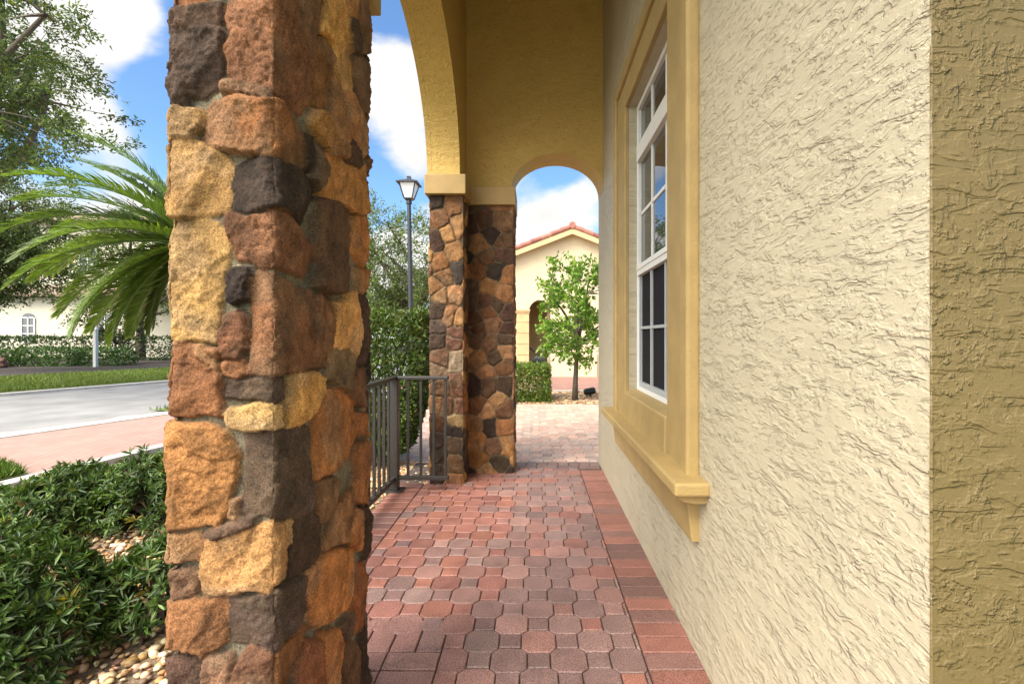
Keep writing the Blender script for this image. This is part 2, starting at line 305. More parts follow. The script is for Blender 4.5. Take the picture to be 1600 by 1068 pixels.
NEAR_STONES = [
 ((165,100,60),[(0.012,2.033),(0.085,2.033),(0.085,2.016),(0.053,2.007),(0.033,1.996)]),
 ((95,65,50),[(0.036,1.996),(0.063,2.006),(0.096,2.015),(0.123,2.016),(0.123,1.992),(0.119,1.97),(0.096,1.963),(0.066,1.962),(0.028,1.944),(0.024,1.951)]),
 ((85,62,52),[(0.025,1.94),(0.061,1.956),(0.072,1.963),(0.123,1.966),(0.129,1.954),(0.126,1.894),(0.115,1.842),(0.11,1.826),(0.083,1.806),(0.044,1.804),(0.042,1.782),(0.02,1.798),(0.012,1.853),(0.014,1.907)]),
 ((130,80,50),[(0.145,2.057),(0.134,2),(0.134,1.984),(0.153,1.954),(0.141,1.926),(0.136,1.856),(0.145,1.847),(0.17,1.836),(0.219,1.828),(0.249,1.812),(0.307,1.824),(0.39,1.822),(0.406,1.829),(0.446,1.878),(0.468,1.97),(0.464,2.066),(0.468,2.107),(0.493,2.158),(0.505,2.242)]),
 ((150,105,75),[(0.128,1.826),(0.14,1.834),(0.219,1.823),(0.243,1.815),(0.246,1.801),(0.238,1.798),(0.162,1.804),(0.128,1.809)]),
 ((165,100,50),[(0.088,1.78),(0.104,1.791),(0.134,1.795),(0.178,1.791),(0.224,1.791),(0.28,1.797),(0.318,1.799),(0.347,1.795),(0.383,1.796),(0.396,1.774),(0.429,1.716),(0.416,1.692),(0.359,1.681),(0.254,1.66),(0.222,1.668),(0.189,1.673),(0.134,1.684),(0.099,1.692),(0.085,1.709),(0.085,1.733),(0.091,1.752)]),
 ((180,130,70),[(0.023,1.763),(0.036,1.776),(0.072,1.773),(0.078,1.763),(0.078,1.741),(0.074,1.728),(0.058,1.717),(0.066,1.706),(0.028,1.705),(0.023,1.736)]),
 ((180,130,70),[(0.028,1.701),(0.077,1.698),(0.11,1.679),(0.132,1.668),(0.141,1.651),(0.141,1.551),(0.123,1.537),(0.066,1.526),(0.02,1.526),(0.023,1.561),(0.02,1.6),(0.031,1.624),(0.027,1.665)]),
 ((55,42,38),[(0.153,1.646),(0.178,1.658),(0.211,1.662),(0.238,1.658),(0.274,1.657),(0.335,1.668),(0.377,1.669),(0.423,1.668),(0.468,1.644),(0.475,1.63),(0.44,1.584),(0.413,1.549),(0.38,1.547),(0.341,1.551),(0.274,1.55),(0.224,1.545),(0.189,1.542),(0.151,1.545),(0.151,1.57),(0.159,1.591),(0.149,1.594),(0.151,1.621)]),
 ((120,75,48),[(0.134,1.529),(0.145,1.535),(0.173,1.526),(0.189,1.524),(0.23,1.533),(0.274,1.541),(0.329,1.542),(0.393,1.523),(0.44,1.514),(0.461,1.495),(0.468,1.477),(0.45,1.429),(0.433,1.408),(0.39,1.409),(0.323,1.413),(0.254,1.416),(0.2,1.416),(0.189,1.426),(0.162,1.424),(0.151,1.436),(0.149,1.461),(0.14,1.475),(0.134,1.496)]),
 ((195,145,80),[(0.013,1.505),(0.031,1.516),(0.055,1.52),(0.083,1.518),(0.11,1.51),(0.123,1.491),(0.132,1.48),(0.132,1.439),(0.128,1.398),(0.126,1.357),(0.121,1.33),(0.118,1.281),(0.114,1.24),(0.061,1.243),(0.023,1.246),(0.02,1.295),(0.023,1.33),(0.018,1.385),(0.018,1.453),(0.013,1.486)]),
 ((50,38,35),[(0.144,1.393),(0.153,1.404),(0.186,1.404),(0.188,1.39),(0.183,1.368),(0.182,1.338),(0.164,1.33),(0.149,1.334),(0.144,1.357)]),
 ((125,78,48),[(0.194,1.379),(0.203,1.401),(0.224,1.406),(0.254,1.398),(0.28,1.395),(0.365,1.379),(0.374,1.367),(0.457,1.375),(0.461,1.327),(0.468,1.245),(0.453,1.194),(0.446,1.168),(0.39,1.159),(0.312,1.167),(0.259,1.164),(0.211,1.163),(0.188,1.165),(0.185,1.182),(0.194,1.201),(0.193,1.231)]),
 ((130,78,50),[(0.141,1.303),(0.167,1.31),(0.178,1.295),(0.178,1.262),(0.181,1.248),(0.183,1.226),(0.168,1.203),(0.14,1.207),(0.129,1.242),(0.129,1.259),(0.137,1.278)]),
 ((160,100,60),[(0.136,1.195),(0.174,1.195),(0.175,1.18),(0.181,1.163),(0.159,1.156),(0.143,1.161),(0.137,1.182)]),
 ((155,95,55),[(0.021,1.231),(0.033,1.237),(0.047,1.236),(0.062,1.226),(0.066,1.212),(0.083,1.196),(0.107,1.18),(0.123,1.171),(0.126,1.163),(0.119,1.122),(0.119,1.068),(0.083,1.071),(0.028,1.071),(0.028,1.095),(0.031,1.144),(0.021,1.199)]),
 ((160,110,70),[(0.065,1.229),(0.083,1.229),(0.102,1.215),(0.121,1.191),(0.121,1.177),(0.096,1.185),(0.074,1.204)]),
 ((165,110,70),[(0.096,1.223),(0.123,1.223),(0.121,1.204),(0.102,1.218)]),
 ((95,72,60),[(0.129,1.125),(0.14,1.139),(0.145,1.151),(0.183,1.144),(0.208,1.156),(0.233,1.162),(0.249,1.158),(0.307,1.153),(0.312,1.136),(0.301,1.103),(0.249,1.103),(0.219,1.107),(0.167,1.106),(0.132,1.11)]),
 ((210,160,95),[(0.129,1.071),(0.14,1.081),(0.173,1.081),(0.197,1.09),(0.227,1.098),(0.249,1.098),(0.29,1.093),(0.301,1.077),(0.301,1.04),(0.264,1.039),(0.227,1.042),(0.189,1.039),(0.145,1.042),(0.132,1.049)]),
 ((200,140,65),[(0.329,1.149),(0.365,1.156),(0.409,1.148),(0.374,1.155),(0.482,1.148),(0.524,1.133),(0.524,1.112),(0.475,1.042),(0.413,1.027),(0.374,1.028),(0.39,1.024),(0.341,1.03),(0.335,1.084)]),
 ((185,120,60),[(0.001,1.051),(0.009,1.058),(0.036,1.062),(0.063,1.046),(0.113,1.041),(0.137,1.024),(0.148,1.005),(0.159,0.975),(0.156,0.975),(0.153,0.931),(0.14,0.893),(0.134,0.844),(0.123,0.822),(0.069,0.811),(0.028,0.801),(0.012,0.808),(-0.005,0.825),(-0.002,0.887),(0.001,0.942)]),
 ((85,65,55),[(0.178,1.027),(0.254,1.032),(0.374,1.018),(0.446,1.008),(0.44,0.938),(0.461,0.851),(0.461,0.803),(0.433,0.79),(0.403,0.795),(0.318,0.809),(0.254,0.838),(0.205,0.841),(0.194,0.838),(0.175,0.844),(0.175,0.887),(0.17,0.906),(0.178,0.934)]),
 ((165,110,70),[(0.147,0.868),(0.164,0.876),(0.162,0.836),(0.147,0.837)]),
 ((110,80,65),[(0.099,0.8),(0.145,0.822),(0.2,0.836),(0.201,0.825),(0.167,0.808),(0.115,0.795)]),
 ((190,130,80),[(0.002,0.786),(0.012,0.8),(0.042,0.793),(0.074,0.793),(0.076,0.781),(0.072,0.732),(0.033,0.73),(0.012,0.748),(0.003,0.767)]),
 ((200,140,80),[(0.088,0.778),(0.145,0.795),(0.2,0.814),(0.254,0.825),(0.307,0.802),(0.309,0.726),(0.307,0.722),(0.296,0.682),(0.254,0.675),(0.238,0.671),(0.194,0.673),(0.162,0.664),(0.093,0.662),(0.077,0.694),(0.077,0.722),(0.085,0.756)]),
 ((70,50,38),[(0.341,0.793),(0.412,0.793),(0.467,0.761),(0.482,0.659),(0.437,0.638),(0.323,0.665),(0.321,0.721)]),
 ((180,130,60),[(0.321,0.808),(0.35,0.794),(0.329,0.749),(0.315,0.758)]),
 ((140,90,65),[(0.006,0.683),(0.023,0.713),(0.047,0.708),(0.068,0.7),(0.066,0.656),(0.042,0.653),(0.023,0.649),(0.009,0.662)]),
 ((165,105,60),[(0.024,0.634),(0.031,0.644),(0.083,0.644),(0.121,0.643),(0.132,0.632),(0.134,0.61),(0.132,0.563),(0.134,0.55),(0.11,0.533),(0.083,0.525),(0.047,0.536),(0.028,0.55),(0.024,0.588)]),
 ((85,65,58),[(0.136,0.632),(0.14,0.648),(0.189,0.651),(0.233,0.664),(0.296,0.659),(0.39,0.629),(0.426,0.62),(0.429,0.577),(0.44,0.524),(0.387,0.52),(0.377,0.517),(0.329,0.528),(0.264,0.533),(0.197,0.544),(0.151,0.548),(0.14,0.588)]),
 ((110,75,65),[(0.025,0.506),(0.033,0.514),(0.08,0.512),(0.077,0.438),(0.023,0.438)]),
 ((150,105,80),[(0.085,0.517),(0.145,0.52),(0.141,0.438),(0.087,0.438)]),
 ((140,90,65),[(0.167,0.514),(0.189,0.536),(0.227,0.533),(0.252,0.528),(0.261,0.433),(0.145,0.438),(0.151,0.479)]),
 ((130,80,40),[(0.269,0.524),(0.377,0.502),(0.413,0.502),(0.446,0.478),(0.413,0.464),(0.374,0.434),(0.359,0.435),(0.318,0.414),(0.269,0.427)]),
 ((200,140,65),[(0.475,2.102),(0.512,2.14),(0.505,2.192),(0.505,2.226),(0.63,2.317),(0.686,2.27),(0.717,2.186),(0.769,2.081),(0.737,2.052),(0.677,2.048),(0.63,2.056),(0.603,2.059),(0.586,2.114),(0.569,2.121),(0.544,2.12),(0.475,2.083)]),
 ((135,85,40),[(0.475,2.066),(0.52,2.094),(0.56,2.098),(0.594,2.083),(0.594,2.04),(0.569,1.991),(0.544,1.916),(0.512,1.887),(0.461,1.885),(0.45,1.896),(0.461,1.979)]),
 ((150,100,60),[(0.603,2.041),(0.667,2.047),(0.691,2.018),(0.696,1.966),(0.686,1.931),(0.696,1.882),(0.677,1.817),(0.603,1.793),(0.552,1.784),(0.577,1.857),(0.577,1.889),(0.594,1.976)]),
 ((165,110,50),[(0.461,1.863),(0.544,1.888),(0.569,1.868),(0.569,1.871),(0.577,1.847),(0.552,1.798),(0.536,1.781),(0.482,1.793),(0.446,1.823)]),
 ((75,55,45),[(0.667,2.257),(0.758,2.291),(0.814,2.273),(0.791,2.223),(0.727,2.176),(0.706,2.218)]),
 ((170,110,60),[(0.639,2.323),(0.758,2.41),(0.758,2.299),(0.677,2.271)]),
 ((110,75,55),[(0.727,2.168),(0.791,2.206),(0.874,2.229),(0.919,2.22),(0.912,2.107),(0.874,2.049),(0.826,2.031),(0.791,2.084),(0.758,2.131)]),
 ((130,80,50),[(0.769,2.418),(0.862,2.486),(0.887,2.374),(0.912,2.347),(0.899,2.278),(0.826,2.231),(0.814,2.307),(0.769,2.318)]),
 ((165,105,60),[(0.696,2.039),(0.758,2.059),(0.814,2.022),(0.874,2.032),(0.899,2.006),(0.899,2),(0.887,1.917),(0.838,1.865),(0.758,1.887),(0.706,1.917)]),
 ((85,55,45),[(0.706,1.897),(0.791,1.888),(0.826,1.844),(0.78,1.819),(0.696,1.813)]),
 ((185,120,55),[(0.54,1.769),(0.612,1.789),(0.717,1.801),(0.769,1.811),(0.85,1.86),(0.874,1.741),(0.887,1.701),(0.838,1.676),(0.737,1.662),(0.621,1.661),(0.497,1.653),(0.528,1.696)]),
 ((60,45,35),[(0.393,1.772),(0.446,1.779),(0.453,1.704),(0.426,1.685),(0.413,1.733)]),
 ((105,80,60),[(0.453,1.775),(0.52,1.785),(0.536,1.767),(0.528,1.71),(0.482,1.648),(0.433,1.659),(0.446,1.705)]),
 ((95,65,45),[(0.482,1.622),(0.544,1.65),(0.621,1.657),(0.727,1.66),(0.737,1.623),(0.737,1.52),(0.737,1.41),(0.706,1.399),(0.594,1.385),(0.512,1.377),(0.475,1.393),(0.475,1.459),(0.468,1.523)]),
 ((180,110,50),[(0.758,1.644),(0.862,1.674),(0.925,1.641),(0.932,1.616),(0.899,1.557),(0.893,1.499),(0.826,1.494),(0.78,1.515),(0.748,1.542),(0.748,1.609)]),
 ((165,105,50),[(0.775,1.478),(0.899,1.492),(0.893,1.421),(0.838,1.405),(0.775,1.404)]),
 ((75,50,45),[(0.78,1.39),(0.85,1.396),(0.868,1.372),(0.856,1.346),(0.78,1.337)]),
 ((80,50,45),[(0.786,1.33),(0.862,1.333),(0.874,1.287),(0.874,1.223),(0.862,1.173),(0.85,1.155),(0.803,1.158),(0.791,1.244)]),
 ((125,80,50),[(0.468,1.356),(0.505,1.366),(0.586,1.366),(0.594,1.345),(0.577,1.245),(0.569,1.21),(0.544,1.19),(0.52,1.164),(0.453,1.165),(0.461,1.206),(0.468,1.245)]),
 ((215,150,80),[(0.603,1.353),(0.686,1.359),(0.696,1.39),(0.748,1.399),(0.769,1.345),(0.786,1.265),(0.786,1.179),(0.78,1.187),(0.727,1.197),(0.686,1.214),(0.586,1.22),(0.586,1.27)]),
 ((120,90,60),[(0.552,1.203),(0.603,1.216),(0.686,1.214),(0.748,1.189),(0.748,1.149),(0.727,1.103),(0.686,1.084),(0.63,1.102),(0.544,1.131),(0.552,1.162)]),
 ((115,75,50),[(0.78,1.131),(0.85,1.138),(0.856,1.079),(0.844,1.008),(0.791,1.016),(0.717,1.058),(0.717,1.104)]),
 ((165,100,45),[(0.52,1.099),(0.569,1.097),(0.658,1.084),(0.758,1.041),(0.78,0.993),(0.78,0.912),(0.706,0.874),(0.621,0.851),(0.56,0.853),(0.512,0.859),(0.475,0.86),(0.475,0.886),(0.468,0.916),(0.464,0.998)]),
 ((150,85,40),[(0.791,0.991),(0.85,0.982),(0.85,0.91),(0.791,0.914)]),
 ((150,90,45),[(0.862,0.883),(0.88,0.861),(0.862,0.764),(0.862,0.77),(0.856,0.675),(0.826,0.672),(0.737,0.707),(0.748,0.751),(0.769,0.788),(0.758,0.819),(0.737,0.872),(0.727,0.849),(0.78,0.884)]),
 ((125,85,55),[(0.482,0.848),(0.577,0.837),(0.621,0.798),(0.63,0.752),(0.56,0.754),(0.52,0.731),(0.482,0.729),(0.468,0.784)]),
 ((145,95,55),[(0.569,0.741),(0.63,0.744),(0.737,0.75),(0.737,0.715),(0.686,0.683),(0.677,0.603),(0.603,0.627),(0.528,0.643),(0.52,0.663),(0.544,0.715)]),
 ((170,100,45),[(0.748,0.684),(0.803,0.656),(0.814,0.577),(0.814,0.515),(0.769,0.543),(0.717,0.578),(0.677,0.611),(0.696,0.656)]),
 ((65,45,35),[(0.826,0.668),(0.874,0.638),(0.88,0.572),(0.88,0.477),(0.826,0.481),(0.826,0.531)]),
 ((190,115,50),[(0.433,0.634),(0.49,0.633),(0.612,0.605),(0.727,0.558),(0.775,0.521),(0.786,0.467),(0.78,0.479),(0.769,0.396),(0.727,0.368),(0.621,0.409),(0.536,0.431),(0.482,0.446),(0.453,0.487),(0.433,0.575),(0.426,0.632)]),
 ((145,80,40),[(0.814,0.471),(0.874,0.464),(0.887,0.377),(0.887,0.221),(0.838,0.23),(0.737,0.279),(0.737,0.354),(0.78,0.41)]),
 ((95,70,55),[(0.648,0.36),(0.717,0.358),(0.737,0.342),(0.727,0.278),(0.686,0.291),(0.658,0.328)]),
 ((170,105,50),[(0.505,0.416),(0.639,0.347),(0.658,0.295),(0.639,0.182),(0.63,0.158),(0.528,0.234),(0.505,0.335)]),
 ((140,80,45),[(0.413,0.455),(0.44,0.444),(0.497,0.397),(0.497,0.307),(0.512,0.246),(0.374,0.349),(0.374,0.406)]),
 ((105,70,45),[(0.717,0.276),(0.791,0.213),(0.78,0.127),(0.758,0.062),(0.677,0.123),(0.658,0.212),(0.677,0.248)]),
 ((60,40,32),[(0.814,0.227),(0.887,0.196),(0.893,0.114),(0.887,0.053),(0.78,0.083),(0.769,0.054),(0.826,0.012)]),
]
FAR_SEEDS = [
 (0.064,2.418,60,45,40),(0.198,2.387,130,85,50),(0.094,2.259,135,85,50),(0.259,2.18,165,115,70),(0.162,2.125,185,130,75),(0.064,2.064,75,50,40),
 (0.211,1.984,160,110,65),(0.101,1.88,150,95,50),(0.253,1.801,65,55,52),(0.143,1.764,135,90,55),(0.039,1.679,150,100,60),(0.217,1.605,165,110,70),
 (0.107,1.593,150,105,65),(0.064,1.477,70,50,45),(0.18,1.428,160,105,65),(0.265,1.41,180,125,75),(0.064,1.324,85,65,60),(0.241,1.269,110,70,55),
 (0.07,1.222,80,60,50),(0.217,1.209,115,75,60),(0.094,1.069,115,75,55),(0.247,1.05,150,125,105),(0.064,0.953,125,95,75),(0.241,0.831,120,75,55),
 (0.107,0.818,110,75,50),(0.058,0.672,165,110,65),(0.168,0.659,120,75,55),(0.259,0.659,140,90,70),(0.058,0.488,95,60,35),(0.247,0.519,175,140,95),
 (0.058,0.378,60,42,38),(0.223,0.452,50,42,40),(0.204,0.342,95,70,55),(0.07,0.232,70,55,45),(0.223,0.171,115,80,50),(0.07,0.073,60,45,38),
 (0.742,2.327,95,60,40),(0.624,2.301,80,50,35),(0.925,2.314,130,80,50),(0.82,2.17,60,45,40),(0.925,2.117,110,70,45),(0.716,2.104,165,105,55),
 (0.912,2.006,90,58,45),(0.696,1.855,140,85,45),(0.866,1.842,60,48,45),(0.965,1.815,165,105,60),(0.794,1.71,165,110,60),(0.932,1.632,155,100,60),
 (0.755,1.566,105,65,45),(0.65,1.409,90,55,35),(0.801,1.487,125,75,45),(0.834,1.356,150,90,55),(0.873,1.527,90,65,50),(0.965,1.474,85,55,45),
 (0.965,1.317,80,50,42),(0.702,1.304,100,62,42),(0.65,1.219,100,65,40),(0.807,1.193,120,80,55),(0.952,1.233,95,62,48),(0.702,1.036,160,100,50),
 (0.952,1.114,175,120,80),(0.86,1.049,85,60,45),(0.925,0.983,125,80,50),(0.768,0.937,165,100,55),(0.65,0.8,60,42,35),(0.801,0.793,100,68,50),
 (0.952,0.793,75,52,42),(0.696,0.616,120,75,45),(0.88,0.668,190,135,85),(0.775,0.557,190,130,85),(0.925,0.577,115,75,50),(0.676,0.445,150,95,45),
 (0.801,0.432,55,42,38),(0.932,0.432,160,100,55),(0.689,0.308,165,105,50),(0.847,0.235,120,80,60),(0.965,0.235,180,120,65),(0.689,0.131,150,95,40),
 (0.893,0.091,75,60,45),
]
# ------------------------------------------------------------------ stone masonry
def poly_sdf(P, poly):
    """signed distance of points P (n,2) to polygon; positive inside"""
    q = np.asarray(poly, float); n = len(q); d2 = np.full(len(P), 1e9); ins = np.zeros(len(P), bool)
    for i in range(n):
        a, b = q[i], q[(i + 1) % n]; e = b - a; w_ = P - a
        t = np.clip((w_ @ e) / max(e @ e, 1e-12), 0, 1); d2 = np.minimum(d2, ((w_ - t[:, None] * e) ** 2).sum(1))
        c = ((a[1] > P[:, 1]) != (b[1] > P[:, 1])); den = (b[1] - a[1]) if abs(b[1] - a[1]) > 1e-12 else 1e-12
        ins ^= c & (P[:, 0] < (b[0] - a[0]) * (P[:, 1] - a[1]) / den + a[0])
    return np.where(ins, 1, -1) * np.sqrt(d2)
STONE_COLS = [(165, 100, 55), (130, 80, 50), (190, 130, 70), (90, 65, 52), (120, 78, 50), (60, 45, 40), (180, 115, 60), (150, 95, 55), (105, 72, 56), (200, 145, 85)]
MORTAR = np.array(lin((150, 138, 112)))
def stone_shaft(name, m, parent, perim, z0, z1, res, polys=(), seeds=(), rnd=1, cell=(.17, .14), relief=.029, tint=1.0, rough=1.0, gap=.006, mtint=1.0, fill=.75):
    rs = np.random.RandomState(rnd); pr = np.array(perim, float); nE = len(pr)
    ed = np.roll(pr, -1, 0) - pr; ln_ = np.hypot(ed[:, 0], ed[:, 1]); cum = np.concatenate([[0], np.cumsum(ln_)]); total = cum[-1]
    nu = int(round(total / res)); nv = int(round((z1 - z0) / res)) + 1
    u = np.arange(nu) * total / nu; v = np.linspace(z0, z1, nv); U, V = np.meshgrid(u, v); P = np.stack([U.ravel(), V.ravel()], 1)
    wob = np.stack([fbm(P * 22, 3, 3 + rnd) - .5, fbm(P * 22, 3, 9 + rnd) - .5], 1) * .016 + np.stack([fbm(P * 90, 2, 5 + rnd) - .5, fbm(P * 90, 2, 8 + rnd) - .5], 1) * .005
    Q = P + wob; n = len(P)
    sd = np.full(n, -1.0); sid = np.full(n, -1, int); cols = []
    for k, (c, pts) in enumerate(polys):
        pts = np.array(pts); pts[:, 0] = np.where(pts[:, 0] < .042, pts[:, 0] - .13, pts[:, 0]); a = pts.min(0) - .03; b = pts.max(0) + .03
        for sh in (0, total):                      # wrap round the seam
            idx = np.where((Q[:, 0] - sh >= a[0]) & (Q[:, 0] - sh <= b[0]) & (Q[:, 1] >= a[1]) & (Q[:, 1] <= b[1]))[0]
            if not len(idx): continue
            s = poly_sdf(Q[idx] - [sh, 0], pts) + .007; better = s > sd[idx]
            sd[idx[better]] = s[better]; sid[idx[better]] = k
        cols.append(c)
    np_ = len(polys); sdc = []
    S = [(a, b) for a, b, *_ in seeds]; sdc = [tuple(q[2:]) for q in seeds]
    taken = np.array(S) if S else np.zeros((0, 2))
    row = 0; vv = z0 - .05
    while vv < z1 + .1:                            # rubble courses where no stone was placed by hand
        hh = cell[1] * rs.uniform(.7, 1.3); uu = rs.uniform(0, cell[0])
        while uu < total:
            a, b = uu, vv + hh / 2 + rs.uniform(-.03, .03); ok = True
            if len(taken):
                du = np.abs(taken[:, 0] - a); du = np.minimum(du, total - du); ok = np.hypot(du, taken[:, 1] - b).min() > min(cell) * fill
            if ok: S.append((a, b)); sdc.append(STONE_COLS[rs.randint(len(STONE_COLS))])
            uu += cell[0] * rs.uniform(.6, 1.4)
        vv += hh
    S = np.array(S)
    sx = rs.uniform(.85, 1.15, len(S)); d1 = np.full(n, 9.0); d2 = np.full(n, 9.0); own = np.zeros(n, int)
    for k in range(len(S)):
        du = np.abs(Q[:, 0] - S[k, 0]); du = np.minimum(du, total - du); dv = np.abs(Q[:, 1] - S[k, 1])
        d = ((du * sx[k]) ** 2.6 + (dv / sx[k]) ** 2.6) ** (1 / 2.6)
        near = d < d1; d2 = np.where(near, d1, np.minimum(d2, d)); own = np.where(near, k, own); d1 = np.where(near, d, d1)
    vs = (d2 - d1) / 2 - gap
    if np_:
        free = np.minimum(vs, -sd - .010)          # keep the filler off the traced stones
        use = (sd < -.004) & (free > 0); lim = ((P[:, 0] < .86) | (P[:, 0] > total - .10)) & (P[:, 1] > np.where(P[:, 0] < .26, .45, .45 - (P[:, 0] - .255) * .6)) & (P[:, 1] < np.where((P[:, 0] < .26) | (P[:, 0] > .9), 2.04, 2.04 + (P[:, 0] - .255) * .7))
        use &= ~lim; sdf = np.where(use, free, sd); sid = np.where(use, np_ + own, sid)
    else: sdf = vs; sid = own
    allc = np.array([lin(c) for c in list(cols) + sdc]); ns = len(allc); allc = (allc * .86 + allc.mean(1, keepdims=True) * .14) * (.85, .885, .76); allc = allc * .96 + .04 * allc.mean(0)
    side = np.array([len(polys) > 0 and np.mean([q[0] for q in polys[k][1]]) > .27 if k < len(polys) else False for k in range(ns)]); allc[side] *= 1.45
    lift = rs.uniform(.75, 1.25, ns); tilt = rs.normal(0, .05, (ns, 2)); cen = np.zeros((ns, 2))
    sidc = np.clip(sid, 0, ns - 1); cnt = np.bincount(sidc, minlength=ns) + 1e-9
    for q in (0, 1): cen[:, q] = np.bincount(sidc, P[:, q], ns) / cnt
    t = np.clip(sdf / .008, 0, 1); prof = 1 - (1 - t) ** 2.4
    Pw = P.copy(); Pw[:, 0] = np.where(P[:, 0] > total * .77, P[:, 0] - total, P[:, 0])
    for q in (0, 1): cen[:, q] = np.bincount(sidc, Pw[:, q], ns) / cnt
    off = np.stack([sidc * 3.7, sidc * 1.9], 1)
    r1 = 1 - np.abs(fbm(P * 9 + off, 3, 21) * 2 - 1); r2 = fbm(P * 34 + off, 4, 33); r3 = fbm(P * 120, 3, 41); step = np.floor(fbm(P * 7 + off * 2, 3, 55) * 5) / 5
    crack = np.exp(-((fbm(P * np.array([9, 5]) + off * 1.3, 4, 66) - .5) / .006) ** 2)
    h = relief * lift[sidc] + (np.clip(Pw - cen[sidc], -.15, .15) * tilt[sidc]).sum(1) + rough * (.004 * (r1 - .6) + .009 * (r2 - .5) + .006 * (r3 - .5) + .020 * (step - .5) - .004 * crack)
    rad = np.sqrt(cnt * res * res / np.pi)
    for q in range(4):
        ph = rs.uniform(0, 2 * np.pi, ns); sl = rs.uniform(.15, .6, ns); r0 = rs.uniform(.30, .85, ns) * rad
        cut = relief * lift[sidc] + .004 + sl[sidc] * (r0[sidc] - (Pw[:, 0] - cen[sidc, 0]) * np.cos(ph)[sidc] - (Pw[:, 1] - cen[sidc, 1]) * np.sin(ph)[sidc])
        h = np.minimum(h, np.maximum(cut + rough * (.008 * (r2 - .5) + .005 * (r3 - .5)), relief * .25))
    mort = .004 * (fbm(P * 45, 3, 61) - .5) + .002 * (r3 - .5)
    du_ = np.abs(Pw[:, 0:1] - np.concatenate([cum, [-ln_[-1], total - ln_[-1]]])[None, :]).min(1)
    h = h - np.clip(1 - du_ / .028, 0, 1) ** 2 * (.004 + .022 * fbm(np.stack([P[:, 1] * 16 + sidc * 5.3, np.zeros(n)], 1), 3, 97))
    hh = np.where(sdf > 0, mort + prof * np.maximum(h, .006), mort) - relief * .85
    cv = fbm(P * np.array([10, 14]) + off, 4, 71)[:, None]; cw = fbm(P * 40 + off, 3, 77)[:, None]
    sc_ = allc[sidc] * (.72 + .56 * cv) * (.8 + .4 * cw) * tint
    rust = np.clip((fbm(P * 6 + off, 3, 83) - .52) * 5, 0, .45)[:, None]; sc_ = sc_ * (1 - rust) + rust * sc_.mean(1, keepdims=True) * np.array([1.4, .92, .5])
    mc = MORTAR * (.75 + .5 * fbm(P * 30, 3, 91))[:, None] * mtint
    k = np.clip(sdf / .004 + .5, 0, 1)[:, None]; col = mc * (1 - k) + sc_ * k
    # wrap on to the perimeter
    e = np.clip(np.searchsorted(cum, u, side='right') - 1, 0, nE - 1); tt = (u - cum[e]); dr = ed / ln_[:, None]; nr = np.stack([dr[:, 1], -dr[:, 0]], 1)
    pos = pr[e] + dr[e] * tt[:, None]; nn = nr[e].copy(); rb = .012
    for i in range(nu):
        k_ = e[i]; a = tt[i]; b = ln_[k_] - tt[i]
        if a < rb: nn[i] = nr[k_] * (.5 + .5 * a / rb) + nr[k_ - 1] * (.5 - .5 * a / rb)
        elif b < rb: nn[i] = nr[k_] * (.5 + .5 * b / rb) + nr[(k_ + 1) % nE] * (.5 - .5 * b / rb)
    nn /= np.linalg.norm(nn, axis=1)[:, None]
    H = hh.reshape(nv, nu); X = pos[None, :, 0] + nn[None, :, 0] * H; Y = pos[None, :, 1] + nn[None, :, 1] * H
    vt = np.stack([X, Y, V], 2).reshape(-1, 3)
    I = np.arange(nv * nu).reshape(nv, nu); J = np.roll(I, -1, 1)
    f = np.stack([I[:-1], J[:-1], J[1:], I[1:]], 2).reshape(-1, 4)
    return link(name, arr_mesh(name, vt, f, col), m, parent, smooth=True)

